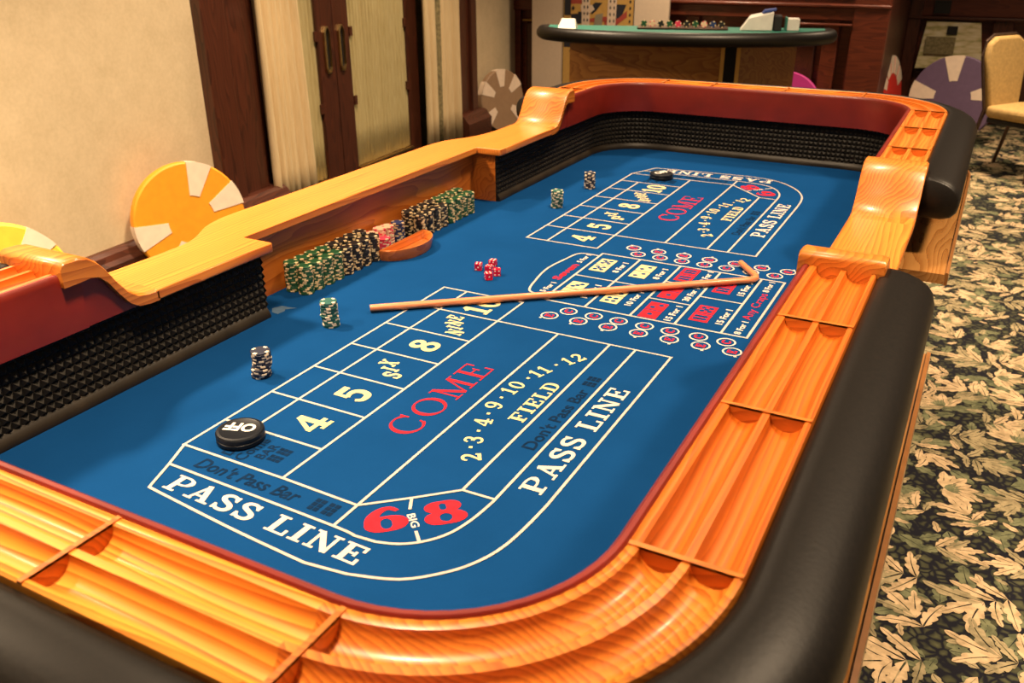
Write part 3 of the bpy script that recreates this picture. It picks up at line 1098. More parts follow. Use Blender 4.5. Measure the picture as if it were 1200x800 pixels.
def word(txt, o, d, h, mat, length=None, T_=.2, t_=.11, s_=.11, track=0.06, center=True, step=0.0, up=None, name='lettering', z=ZI, parent=None, wide=1.0):
    """printed word on the felt; o = centre of the word (or start of the baseline), d = reading direction."""
    dx, dy = d
    q = math.hypot(dx, dy)
    dx, dy = dx / q, dy / q
    ux, uy = up if up else (-dy, dx)
    ww = word_width(txt, T_, t_, s_, track)
    kx = (length / ww) if length else h * wide
    g = G()
    x0 = 0.0
    ox, oy = o
    if center:
        ox -= dx * kx * ww / 2 + ux * h / 2
        oy -= dy * kx * ww / 2 + uy * h / 2
    for i, c in enumerate(txt):
        L, adv = glyph(c, T_, t_, s_)
        sh = step * (i - (len(txt) - 1) / 2)
        for pts, w, cl in L:
            g2 = G()
            ribbon(g2, pts, w, cl)
            vs = []
            for (x, y, _) in g2.v:
                X, Y = (x0 + x) * kx, y * h + sh
                vs.append((ox + dx * X + ux * Y, oy + dy * X + uy * Y, z + 0.00002 * (len(g.v) % 7)))
            g.add(vs, g2.f)
        x0 += adv + track
    return g.build(name, M[mat], parent or felt, fix=False)


_fc = {}


def sans(txt, o, d, h, mat, length=None, bold=0.0, shear=0.0, name='lettering', up=None, z=ZI, parent=None, vs_only=False):
    key = (txt, bold, shear)
    if key not in _fc:
        cu = bpy.data.curves.new('print', 'FONT')
        cu.body = txt
        cu.size = 1.0
        cu.offset = bold
        cu.shear = shear
        cu.resolution_u = 3
        ob = bpy.data.objects.new('print', cu)
        COL.objects.link(ob)
        bpy.context.view_layer.update()
        dg = bpy.context.evaluated_depsgraph_get()
        me = bpy.data.meshes.new_from_object(ob.evaluated_get(dg))
        vs = [tuple(v.co) for v in me.vertices]
        fs = [tuple(p.vertices) for p in me.polygons]
        bpy.data.objects.remove(ob)
        bpy.data.curves.remove(cu)
        bpy.data.meshes.remove(me)
        _fc[key] = (vs, fs)
    vs, fs = _fc[key]
    x0, x1 = min(v[0] for v in vs), max(v[0] for v in vs)
    cap = 0.73
    dx, dy = d
    q = math.hypot(dx, dy)
    dx, dy = dx / q, dy / q
    ux, uy = up if up else (-dy, dx)
    ky = h / cap
    kx = (length / (x1 - x0)) if length else ky
    out = []
    for x, y, _ in vs:
        X, Y = (x - (x0 + x1) / 2) * kx, (y - cap / 2) * ky
        out.append((o[0] + dx * X + ux * Y, o[1] + dy * X + uy * Y, z))
    g = G()
    g.add(out, fs)
    return g.build(name, M[mat], parent or felt, fix=False)


def dice_icons(o, d, h, mat='dark_ink'):
    """small printed pair of dice after the words 'Bar'"""
    dx, dy = d
    ux, uy = -dy, dx
    g = G()
    for k in (-1, 1):
        for r_ in range(3):
            for c_ in range(2):
                cx, cy = k * h * 0.42 + (c_ - .5) * h * 0.34, (r_ - 1) * h * 0.33
                s_ = h * 0.14
                q = [(cx - s_, cy - s_), (cx + s_, cy - s_), (cx + s_, cy + s_), (cx - s_, cy + s_)]
                g.add([(o[0] + dx * x + ux * y, o[1] + dy * x + uy * y, ZI) for x, y in q], [(0, 1, 2, 3)])
    g.build('dice_symbol', M[mat], felt, fix=False)


U1, U2, U3, U4, U5, U6, U7 = 0.0, 0.105, 0.350, 0.592, 0.785, 0.877, 1.0
N = [0.0, 0.193, 0.3906, 0.5856, 0.784, 0.981, 1.18]
F = [1.894, 2.106, 2.296, 2.495, 2.694, 2.885, 3.070]
for V, vmin, vmax, vend in ((N, -0.155, N[6], N[5]), (F, F[0], 3.252, F[1])):
    near = V is N
    vline([(U1, vmin), (U1, vmax)])
    vline([(U2, V[0]), (U2, V[6])])
    vline([(U3, vmin), (U3, vmax)])
    for i, v in enumerate(V):
        if (near and i == 5) or (not near and i == 1):
            vline([(U1, v), (U7 + .005, v)])
        else:
            vline([(U1 - .004, v), (U3 + .004, v)])
VE = {True: N[5], False: F[1]}
# near end
vline([(U4, -0.254), (U4, N[5])])
vline([(U5, 0.011), (U5, N[5])])
vline([(-0.004, -0.154), (0.352, -0.156), (U4, -0.163)])
vline([(0.0, -0.150), (0.041, -0.243), (0.081, -0.345)])
inner = smooth_line([(0.041, -0.242), (0.26, -0.247), (0.59, -0.255), (0.66, -0.262)], 3) + smooth_line([(0.715, -0.258), (0.767, -0.240), (0.813, -0.205), (0.849, -0.152), (0.868, -0.081), (U6, 0.0)], 4)
vline(inner + [(U6, N[5])])
outer = smooth_line([(0.081, -0.343), (0.384, -0.374), (0.62, -0.391)], 3) + smooth_line([(0.726, -0.378), (0.837, -0.340), (0.915, -0.272), (0.959, -0.206), (0.983, -0.135), (0.994, -0.05), (U7, 0.05)], 4)
vline(outer + [(U7, N[5])])
vline([(U4, -0.163), (0.692, -0.076), (U5, 0.011), (U6 + .003, 0.013)])
vline([(0.692, -0.076), (0.715, -0.118)])
vline([(0.775, -0.182), (0.806, -0.214)])
# far end
vline([(U4, F[1]), (U4, 3.345)])
vline([(U5, F[1]), (U5, 3.055)])
vline([(-0.004, 3.247), (0.352, 3.245), (U4, 3.248)])
vline([(0.0, 3.242), (0.041, 3.335), (0.081, 3.432)])
inner = [(0.041, 3.334), (0.35, 3.338), (0.60, 3.345)] + smooth_line([(0.70, 3.335), (0.766, 3.312), (0.820, 3.265), (0.857, 3.195), (0.874, 3.12), (U6, 3.03)], 4)
vline([(U6, F[1])] + inner[::-1])
outer = [(0.081, 3.432), (0.35, 3.460), (0.60, 3.480)] + smooth_line([(0.713, 3.470), (0.80, 3.435), (0.88, 3.365), (0.945, 3.27), (0.982, 3.17), (0.996, 3.07), (U7, 2.95)], 4)
vline([(U7, F[1])] + outer[::-1])
vline([(U4, 3.248), (0.690, 3.150), (U5, 3.055), (U6 + .003, 3.050)])
vline([(0.690, 3.150), (0.712, 3.180)])
vline([(0.770, 3.245), (0.806, 3.286)])

RD, UPW = (0, 1), (-1, 0)      # text for players on the long side: reads away from the near end
big = dict(T_=.19, t_=.105, s_=.105)
for V in (N, F):
    for k, tx in ((0, '4'), (1, '5'), (3, '8'), (5, '10')):
        word(tx, (0.231, (V[k] + V[k + 1]) / 2 + 0.004), RD, 0.108, 'yellow_ink', T_=.21, t_=.13, s_=.12, wide=0.105 / 0.108, track=0.02)
    for k, tx, ln in ((2, 'SIX', 0.105), (4, 'NINE', 0.150)):
        word(tx, (0.232, (V[k] + V[k + 1]) / 2), RD, 0.062, 'yellow_ink', length=ln, T_=.22, t_=.13, s_=.13, step=0.030 if len(tx) == 3 else 0.022)
for dv in (0.0, 2.275):
    word('COME', (0.478, 0.405 + dv), RD, 0.100, 'red_ink', length=0.485, T_=.12, t_=.055, s_=.05)
    word('FIELD', (0.740, 0.508 + dv * 0.963), RD, 0.050, 'yellow_ink', length=0.262, **big)
    apts = [('2', .727, .154), ('.', .700, .196), ('3', .688, .233), ('.', .676, .281), ('4', .662, .330), ('.', .652, .379), ('9', .642, .430), ('.', .639, .482), ('10', .640, .556), ('.', .652, .632), ('11', .665, .692), ('.', .690, .757), ('12', .722, .822)]
    for i, (tx, uu, vv) in enumerate(apts):
        a, b = apts[max(0, i - 1)], apts[min(len(apts) - 1, i + 1)]
        d = (b[1] - a[1], b[2] - a[2])
        if tx == '.':
            word(tx, (uu, vv + dv * 0.943 - (0.0 if dv == 0 else -0.05 * 0)), d, 0.055, 'yellow_ink', T_=.2, t_=.2, s_=.2)
        else:
            dl = math.hypot(*d)
            ws_ = [word_width(c_, big['T_'], big['t_'], big['s_']) for c_ in tx]
            tot = sum(ws_) + 0.12 * (len(tx) - 1)
            x_ = -tot / 2
            for c_, w_ in zip(tx, ws_):
                k_ = (x_ + w_ / 2) * 0.053 / dl
                word(c_, (uu + d[0] * k_, vv + dv * 0.943 + d[1] * k_), d, 0.053, 'yellow_ink', **big)
                x_ += w_ + 0.12
for v0, v1 in ((0.082, 0.700), (2.385, 2.985)):
    word('PASS LINE', (0.936, (v0 + v1) / 2), RD, 0.064, 'white_ink', length=v1 - v0, **big)
for v0, v1 in ((0.26, 0.64), (2.37, 2.70)):
    sans("Don't Pass Bar", (0.838, (v0 + v1) / 2), RD, 0.040, 'dark_ink', length=v1 - v0, bold=0.02, up=UPW)
    dice_icons((0.838, v1 + 0.062), RD, 0.044)
word('PASS LINE', (0.418, -0.306), (0.62, -0.020), 0.064, 'white_ink', length=0.62, **big)
sans("Don't Pass Bar", (0.275, -0.199), (1, -0.012), 0.045, 'dark_ink', length=0.345, bold=0.02, shear=0.15)
dice_icons((0.525, -0.206), (1, -0.012), 0.05)
word('PASS LINE', (0.46, 3.405), (-0.62, -0.012), 0.066, 'white_ink', length=0.62, **big)
sans("Don't Pass Bar", (0.375, 3.293), (-1, 0), 0.045, 'dark_ink', length=0.345, bold=0.02, shear=0.15)
dice_icons((0.135, 3.292), (-1, 0), 0.05)
# don't-come boxes next to the pucks
for vv in (-0.075, 3.16):
    sans("Don't", (0.135, vv - 0.01), RD, 0.034, 'dark_ink', bold=0.02, up=UPW)
    sans('Come', (0.182, vv - 0.01), RD, 0.034, 'dark_ink', bold=0.02, up=UPW)
    sans('BAR', (0.226, vv), RD, 0.030, 'dark_ink', bold=0.02, up=UPW)
    dice_icons((0.270, vv), RD, 0.044)
# big 6 and 8 in the corners
D6 = (0.73, 0.68)
fat = dict(T_=.29, t_=.09, s_=.05)
word('6', (0.686, -0.178), D6, 0.092, 'red_ink', wide=1.45, **fat)
word('8', (0.796, -0.086), D6, 0.092, 'red_ink', wide=1.4, **fat)
sans('BIG', (0.747, -0.150), (0.73, -0.68), 0.020, 'white_ink', length=0.055, bold=0.02)
D6 = (-0.70, 0.72)
word('6', (0.797, 3.150), D6, 0.088, 'red_ink', wide=1.4, **fat)
word('8', (0.688, 3.242), D6, 0.088, 'red_ink', wide=1.4, **fat)
sans('BIG', (0.742, 3.214), (-0.70, -0.72), 0.020, 'white_ink', length=0.055, bold=0.02)

# proposition bets
Q = [0.3996, 0.5733, 0.7524, 0.9214, 1.0896, 1.1806]
P2, P1, P0 = 1.247, 1.547, 1.843
for v in (P2, P0):
    vline([(Q[0] - .004, v), (Q[5] + .004, v)], 0.009)
for q in Q:
    vline([(q, P2), (q, P0)], 0.009)
vline([(Q[0], P1), (Q[2], P1)], 0.008)
vline([(Q[3], P1), (Q[4], P1)], 0.008)
vline([(Q[2], 1.642), (Q[3], 1.642)], 0.008)
vline([(Q[2], 1.444), (Q[3], 1.444)], 0.008)
vline(smooth_line([(Q[0], 1.806), (0.312, 1.800), (0.285, 1.70), (0.268, 1.56), (0.285, 1.42), (0.318, 1.30), (Q[0], 1.290)], 5), 0.009)
sans('Seven', (0.350, 1.562), RD, 0.036, 'red_ink', length=0.20, bold=0.03, up=UPW)
sans('5 For 1', (0.362, 1.372), RD, 0.024, 'white_ink', length=0.11, bold=0.03, up=UPW)
sans('5 For 1', (0.352, 1.745), RD, 0.024, 'white_ink', length=0.11, bold=0.03, up=UPW)
PIPS = {1: [(0, 0)], 2: [(-.5, -.5), (.5, .5)], 3: [(-.55, -.55), (0, 0), (.55, .55)], 4: [(-.5, -.5), (.5, -.5), (-.5, .5), (.5, .5)],
        5: [(-.55, -.55), (.55, -.55), (-.55, .55), (.55, .55), (0, 0)], 6: [(-.45, -.6), (-.45, 0), (-.45, .6), (.45, -.6), (.45, 0), (.45, .6)]}


def printed_dice(uc, vc, a, b, mat):
    w, hgt = 0.070, 0.075
    for k, n_ in ((-1, a), (1, b)):
        cu_, cv_ = uc, vc + k * (hgt / 2 + 0.003)
        g = G()
        g.add([(cu_ - w / 2, cv_ - hgt / 2, ZI), (cu_ + w / 2, cv_ - hgt / 2, ZI), (cu_ + w / 2, cv_ + hgt / 2, ZI), (cu_ - w / 2, cv_ + hgt / 2, ZI)], [(0, 1, 2, 3)])
        for (x, y) in PIPS[n_]:
            r_ = 0.0105
            g.add([(cu_ + y * 0.026 + r_ * math.cos(i * math.pi / 4), cv_ + x * 0.028 + r_ * math.sin(i * math.pi / 4), ZI + 0.0003) for i in range(8)], [tuple(range(8))], 1)
        g.build('printed_die', [M[mat], M['felt']], felt, fix=False)


for (uc, vc, a, b, mt, tx) in ((0.459, 1.705, 5, 5, 'yellow_ink', '8 For 1'), (0.459, 1.400, 3, 3, 'yellow_ink', '10 For 1'), (0.633, 1.708, 2, 2, 'yellow_ink', '8 For 1'), (0.634, 1.405, 4, 4, 'yellow_ink', '10 For 1'),
                               (0.809, 1.752, 6, 6, 'red_ink', '30 For 1'), (0.812, 1.547, 1, 1, 'red_ink', '30 For 1'), (0.812, 1.336, 1, 2, 'red_ink', '15 For 1'),
                               (0.983, 1.694, 6, 5, 'red_ink', '15 For 1'), (0.986, 1.388, 6, 5, 'red_ink', '15 For 1')):
    printed_dice(uc, vc, a, b, mt)
    sans(tx, (uc + 0.074, vc + 0.005), RD, 0.026, 'white_ink', length=0.13 if len(tx) == 7 else 0.15, bold=0.03, up=UPW)
sans('Any Craps', (1.134, 1.545), RD, 0.034, 'red_ink', length=0.28, bold=0.0, up=UPW)
sans('8 For 1', (1.140, 1.324), RD, 0.024, 'white_ink', length=0.12, bold=0.03, up=UPW)
sans('8 For 1', (1.134, 1.766), RD, 0.024, 'white_ink', length=0.12, bold=0.03, up=UPW)
Eu = [0.493, 0.608, 0.722, 0.836, 0.948, 1.058, 1.165]
Cu = [0.539, 0.639, 0.736, 0.834, 0.928, 1.030, 1.127]
for ve, vc in ((1.115, 1.182), (1.975, 1.904)):
    for i in range(7):
        for (uu, vv, tx) in ((Eu[i], ve, 'E'), (Cu[i], vc, 'C')):
            g = G()
            ribbon(g, [(uu + 0.030 * math.cos(k * math.pi / 12), vv + 0.030 * math.sin(k * math.pi / 12)) for k in range(24)], 0.006, True)
            if tx == 'E':
                dirv = Vector((Eu[i] - Cu[i], ve - vc)).normalized()
                a_ = (uu + dirv.x * 0.031, vv + dirv.y * 0.031)
                b_ = (uu + dirv.x * 0.042, vv + dirv.y * 0.042)
                ribbon(g, [a_, b_], 0.010)
            ring = g.build('bet_circle', M['white_ink'], felt, fix=False)
            word(tx, (uu, vv), RD, 0.032, 'red_ink', T_=.26, t_=.15, s_=.13)

# ------------------------------------------------------------------ chips
CR = 0.0303
CH = 0.0062


def chip_mesh(name, mats, h=CH, r=CR, nspot=4):
    n = 24
    g = G()
    rr = [(r * 0.97, 0.0), (r, h * 0.12), (r, h * 0.88), (r * 0.97, h), (r * 0.68, h)]
    vs = []
    for q, z in rr:
        for k in range(n):
            a = 2 * math.pi * k / n
            vs.append((q * math.cos(a), q * math.sin(a), z))
    for i in range(len(rr) - 1):
        for k in range(n):
            spot = (k % (n // nspot)) < (2 if i != 1 else 2)
            j = (k + 1) % n
            g.add([vs[i * n + k], vs[i * n + j], vs[(i + 1) * n + j], vs[(i + 1) * n + k]], [(0, 1, 2, 3)], 1 if spot else 0)
    g.add([vs[4 * n + k] for k in range(n)], [tuple(range(n))])
    g.add([vs[k] for k in range(n)], [tuple(range(n - 1, -1, -1))])
    o = g.build(name, mats)
    me = o.data
    bpy.data.objects.remove(o)
    return me


CM = {k: chip_mesh(k + '_chip', [M['chip_' + k], M[sp]]) for k, sp in (('green', 'spot'), ('black', 'spot'), ('teal', 'spot_pale'), ('navy', 'spot_pale'), ('blue', 'spot'), ('cream', 'chip_pink'), ('pink', 'spot_pale'))}


def chip(kind, u, v, z, label, group=None, tilt=0.0):
    o = bpy.data.objects.new('casino_chip', CM[kind])
    COL.objects.link(o)
    o.location = W(u, v, z)
    o.rotation_euler = (tilt, 0, random.uniform(0, 6.28))
    return tag(o, label, 'chip', group)


ORDN = ['nearest', 'second nearest', 'third nearest', 'farthest']
NUMW = ['first', 'second', 'third', 'fourth', 'fifth', 'sixth', 'seventh', 'eighth', 'ninth', 'tenth']


def jit(k=0.0012):
    return random.uniform(-k, k)


def loose_chip(g_, kind, u, v, z):
    a0 = random.uniform(0, 6.28)
    me = CM[kind]
    o_ = len(g_.v)
    g_.v += [(u + (math.cos(a0) * p.co.x - math.sin(a0) * p.co.y) / S, v + (math.sin(a0) * p.co.x + math.cos(a0) * p.co.y) / S, z + p.co.z / S) for p in me.vertices]
    for p in me.polygons:
        g_.f.append(tuple(x + o_ for x in p.vertices))
        g_.m.append(p.material_index)
        g_.s.append(False)


def bank_run(kind, v0, count, run, nfront=18, nback=19, single=11):
    rest = G()
    for i in range(count):
        vc = v0 + CR * 1.02 + i * CR * 2.03
        for k in range(nfront):
            uu, vv, zz = -0.444 + jit(), vc + jit(), 0.0012 + k * CH
            if k < nfront - single:
                loose_chip(rest, kind, uu, vv, zz)
            elif k == nfront - 1:
                chip(kind, uu, vv, zz, 'topmost %s chip of the %s front stack in the %s' % (kind, ORDN[i], run))
            else:
                chip(kind, uu, vv, zz, '%s chip inside the %s front stack of the %s' % (kind, ORDN[i], run), 'chips inside the %s front stack of the %s' % (ORDN[i], run))
        for k in range(nback):
            uu, vv, zz = -0.508 + jit(), vc + jit(), 0.0012 + k * CH
            if k == nback - 1:
                chip(kind, uu, vv, zz, 'topmost %s chip of the %s back stack in the %s' % (kind, ORDN[i], run))
            else:
                loose_chip(rest, kind, uu, vv, zz)
    o = rest.build('casino_chips', list(CM[kind].materials), None, (-0.508, v0 + count * CR, 0.0012), fix=False)
    tag(o, 'lower and back %s chips of the %s' % (kind, run), 'chips', kind='stuff')


bank_run('green', 0.855, 4, 'near green bank run')
bank_run('black', 1.103, 4, 'near black bank run')
bank_run('black', 1.655, 4, 'far black bank run', 17, 18)
bank_run('green', 1.905, 4, 'far green bank run', 17, 18)
# loose value chips behind the half-moon bowl
for i, (kd, u, v, nn, nm) in enumerate((('cream', -0.508, 1.400, 14, 'nearer cream stack'), ('cream', -0.510, 1.520, 14, 'farther cream stack'), ('pink', -0.470, 1.435, 10, 'pink stack'),
                                        ('cream', -0.508, 1.460, 15, 'middle cream stack'), ('blue', -0.500, 1.590, 14, 'blue stack'))):
    rest = G()
    for k in range(nn):
        top = k == nn - 1
        if k < nn - 4:
            loose_chip(rest, kd, u + jit(), v + jit(), 0.0012 + k * CH)
        else:
            chip(kd, u + jit(), v + jit(), 0.0012 + k * CH, ('topmost chip of the %s behind the half-moon bowl' if top else 'upper chip in the %s behind the half-moon bowl') % nm, None if top else nm + ' behind the bowl')
    tag(rest.build('casino_chips', list(CM[kd].materials), None, (u, v, 0.0012), fix=False), 'lower chips of the %s behind the half-moon bowl' % nm, 'chips', kind='stuff')
# four players' stacks on the felt
for kd, u, v, nn, hgt, nm in (('navy', -0.100, 0.262, 14, .090, 'nearer dark chip stack on the felt by the near puck'), ('teal', -0.158, 0.676, 15, .102, 'nearer green chip stack on the felt by the stick'),
                              ('teal', -0.090, 2.410, 14, .095, 'farther green chip stack on the felt near the far layout'), ('navy', -0.090, 2.828, 14, .090, 'farther dark chip stack on the felt near the far layout')):
    z = 0.0012
    lu = lv = 0.0
    for k in range(nn):
        top = k == nn - 1
        if random.random() < 0.3:
            lu, lv = random.uniform(-.004, .004), random.uniform(-.004, .004)
        chip(kd, u + lu + jit(), v + lv + jit(), z, ('topmost chip of the ' if top else 'chip in the ') + nm, None if top else nm)
        z += CH


# pucks
def puck(u, v, ang, label):
    t = thing('off_puck', (u, v, 0.0022), label, 'puck')
    R_ = 0.0655
    G().lathe([(R_ - .004, 0), (R_, .003), (R_, .013), (R_ - .002, .0145), (R_ - .002, .0165), (R_, .018), (R_, .027), (R_ - .003, .031), (R_ - .010, .032), (R_ - .012, .0312), (0.0, .0312)], 40, (u, v, 0.0022)).build('body', M['puck'], t, angle=0.5)
    sans('OFF', (u - 0.004, v + 0.006), (math.cos(ang), math.sin(ang)), 0.040, 'puck_white', length=0.088, bold=0.035, name='lettering', z=0.0342, parent=t)
    return t


puck(0.1185, -0.060, math.atan2(-0.03, -0.09), 'black round OFF puck beside the near don\'t come box, larger in view')
puck(0.188, 3.215, math.radians(60), 'black round OFF puck at the far end of the layout')

# half-moon bowl
bw = thing('half_moon_bowl', (-0.36, 1.483, 0.0), 'half-moon wooden dice bowl on the felt in front of the dealer bank', 'bowl')


def half(cx, cy, L_, B_, n=22):
    pts = []
    for i in range(n + 1):
        a = -math.pi / 2 + math.pi * i / n
        pts.append((cx + B_ * math.cos(a), cy + L_ * math.sin(a)))
    return pts


lev = [(0.93, 0.0005, 0.0), (1.0, 0.035, 0.0), (1.0, 0.047, 0.0), (0.975, 0.050, 0.004), (0.925, 0.050, 0.008), (0.90, 0.046, 0.010), (0.80, 0.016, 0.016)]
g = G()
vs, fs = [], []
cu0, cv0 = -0.408, 1.483
for k, z, ins in lev:
    for (x, y) in half(cu0, cv0, 0.170, 0.120):
        vs.append((cu0 + (x - cu0) * (k if x > cu0 else 1) + ins, cv0 + (y - cv0) * k, z))
n = 23
for i in range(len(lev) - 1):
    for k in range(n):
        fs.append((i * n + k, i * n + (k + 1) % n, (i + 1) * n + (k + 1) % n, (i + 1) * n + k))
fs.append(tuple(range(n)))
fs.append(tuple((len(lev) - 1) * n + k for k in range(n)))
g.add(vs, fs, 0, True)
g.build('bowl', M['bowl'], bw, angle=0.6)

# dice
DS = 0.0293


def die(u, v, z, rot, label, faces):
    t = thing('die', (u, v, z), label, 'die', rotz=rot)
    g = G().box((-DS / 2 + u, -DS / 2 + v, z), (DS / 2 + u, DS / 2 + v, z + DS))
    g.build('body', M['die'], t, bevel=0.0016)
    g = G()
    c = (u, v, z + DS / 2)
    ax = {'t': ((1, 0, 0), (0, 1, 0), (0, 0, 1)), 'f': ((1, 0, 0), (0, 0, 1), (0, -1, 0)), 'l': ((0, 1, 0), (0, 0, 1), (-1, 0, 0)), 'r': ((0, 1, 0), (0, 0, 1), (1, 0, 0)), 'b': ((1, 0, 0), (0, 0, 1), (0, 1, 0))}
    for fc, num in faces.items():
        a, b, nrm = ax[fc]
        for (x, y) in PIPS[num]:
            o_ = [c[i] + a[i] * x * DS * .55 + b[i] * y * DS * .55 + nrm[i] * DS * 0.503 for i in range(3)]
            g.add([[o_[i] + 0.0032 * (a[i] * math.cos(k * math.pi / 5) + b[i] * math.sin(k * math.pi / 5)) for i in range(3)] for k in range(10)], [tuple(range(10))])
    g.build('pip', M['die_pip'], t, fix=False)
    return t


die(0.020, 1.418, 0.0005, 0.35, 'leftmost red die of the small cluster on the blue felt', {'t': 6, 'f': 3, 'l': 2, 'r': 4, 'b': 1})
die(0.052, 1.482, 0.0005, 0.1, 'farthest red die of the small cluster on the blue felt', {'t': 6, 'f': 4, 'l': 5, 'r': 2, 'b': 3})
die(0.073, 1.412, 0.0005, 0.25, 'middle red die of the small cluster on the blue felt', {'t': 5, 'f': 2, 'l': 4, 'r': 3, 'b': 6})
die(0.112, 1.338, 0.0005, 0.75, 'nearest red die of the small cluster on the blue felt', {'t': 6, 'f': 1, 'l': 3, 'r': 5, 'b': 2})
die(0.120, 1.395, 0.0005, 0.5, 'rightmost red die of the small cluster on the blue felt', {'t': 2, 'f': 4, 'l': 6, 'r': 1, 'b': 5})

# dealer's stick
rs = 0.0135
RZ = 0.003
g = G()
pts = [(-0.106, 0.838, rs + .003)]
for i in range(1, 11):
    t_ = i / 11
    pts.append((-0.106 + (1.052 + 0.106) * t_, 0.838 + (1.765 - 0.838) * t_, rs + .003))
pts += [(1.052, 1.765, rs + .003), (1.068, 1.783, rs + .003), (1.073, 1.803, rs + .003), (1.066, 1.826, rs + .003), (1.040, 1.862, rs + .003), (0.974, 1.950, rs + .004)]
g.tube(pts, [rs] * 11 + [rs * .98] * 4 + [rs * .95, rs * .9], 12)
tag(g.build('dealer_stick', M['stick'], None, (0.5, 1.33, 0)), 'long hooked wooden dealer stick lying across the felt', 'stick')


# ------------------------------------------------------------------ giant foam chips
def giant_chip(loc, Rr, normal_yaw, lean, mat, label, spots, spin=0.0, thick=0.09, r_in=0.56):
    """loc = centre; disc faces normal_yaw (radians in plan) and leans back."""
    t = thing('giant_chip', loc, label, 'decoration')
    n_ = Vector((math.cos(normal_yaw) * math.cos(lean), math.sin(normal_yaw) * math.cos(lean), math.sin(lean)))
    a_ = Vector((-math.sin(normal_yaw), math.cos(normal_yaw), 0))
    b_ = n_.cross(a_) * 1.0
    if b_.z < 0:
        b_ = -b_
    c_ = Vector(loc)

    def xf(x, y, z):
        return c_ + a_ * x + b_ * y + n_ * z
    N_ = 48
    G().lathe([(Rr - .012, -thick), (Rr, -thick + .012), (Rr, -.012), (Rr - .012, 0.0), (0.0, 0.0)], N_, xf=xf).build('disc', M[mat], t, angle=0.5)
    for ang in spots:
        g = G()
        da = math.radians(13)
        a0 = math.radians(ang) + spin
        rim = [a0 + da * (k / 4 - 1) for k in range(9)]
        inn = [a0 + da * 0.92 * (k / 2 - 1) for k in range(5)]
        po = [(Rr * 1.004 * math.cos(a), Rr * 1.004 * math.sin(a)) for a in rim]
        wi = 0.62
        pi_ = [(Rr * r_in * math.cos(a0 + (a - a0) * 1.0), Rr * r_in * math.sin(a0 + (a - a0) * 1.0)) for a in inn[::-1]]
        poly = po + pi_
        n2 = len(poly)
        vs = [xf(x, y, 0.004) for x, y in poly] + [xf(x, y, -0.01) for x, y in poly]
        g.add(vs, [tuple(range(n2)), tuple(range(2 * n2 - 1, n2 - 1, -1))] + [(i, (i + 1) % n2, n2 + (i + 1) % n2, n2 + i) for i in range(n2)])
        vs = [xf(Rr * 1.004 * math.cos(a), Rr * 1.004 * math.sin(a), 0.0) for a in rim] + [xf(Rr * 1.004 * math.cos(a), Rr * 1.004 * math.sin(a), -thick) for a in rim]
        g.add(vs, [(i, i + 1, 10 + i, 9 + i) for i in range(8)])
        g.build('edge_spot', M['foamw'], t)
    return t


def wallchip(s, z_top, Rr, mat, label, spots, lean=0.10, off=0.20, spin=0.0, r_in=0.56, yaw=0.0):
    zc = ZF + Rr * math.cos(lean) + 0.02
    giant_chip(WL(s, off, zc), Rr, WA + yaw, lean, mat, label, spots, spin, r_in=r_in)


wallchip(-0.57, 0, 0.43, 'orange', 'giant orange foam poker chip with white wedges leaning on the cream wall', (72, 190, 305, 20, 245), off=0.32, yaw=-0.45, r_in=0.42)
wallchip(-2.20, 0, 0.42, 'yellowp', 'giant yellow foam poker chip with a white wedge at the far left picture edge', (46, 175, 300), off=0.32, yaw=-0.45, r_in=0.40)
wallchip(5.42, 0, 0.40, 'tan', 'giant tan foam poker chip with five white wedges leaning beside the right door casing', (92, 150, 38, 215, 325), off=0.25, r_in=0.45, yaw=-0.35)
giant_chip((1.345, 11.0, ZF + 0.525), 0.52, -math.pi / 2 - 0.20, 0.10, 'purple', 'giant purple foam poker chip with white wedges leaning near the gold chair', (98, 15, 172, 235, 305), r_in=0.42)
giant_chip((0.62, 11.2, ZF + 0.50), 0.49, math.radians(-8), 0.14, 'redp', 'giant red and white foam poker chip seen almost edge-on in the corner', (90, 60, 120, 150, 30, 200, 330))
giant_chip((-0.47, 9.7, ZF + 0.46), 0.45, -math.pi / 2, 0.15, 'magenta', 'giant magenta foam poker chip half hidden behind the blackjack table', (120, 200))

# ------------------------------------------------------------------ giant playing card on the back wall
VC = 9.6
cd = thing('giant_playing_card', (-2.75, VC, ZF), 'giant white playing card board with a court figure standing behind the blackjack table', 'decoration')
G().box((-3.87, VC, ZF + 0.01), (-1.965, VC + 0.05, 1.9)).build('board', M['card_white'], cd, bevel=0.006)


def cu(px):      # along the card
    return -3.87 + (px - 622.0) / (785.0 - 622.0) * 1.905


def czz(py):
    return 0.50 - py * 0.0083


def patch(poly, mat, lift, name='printed_shape'):
    g = G()
    g.add([(cu(x), VC - 0.002 - 0.0012 * lift, czz(y)) for x, y in poly], [tuple(range(len(poly)))])
    g.build(name, M[mat], cd, fix=False)


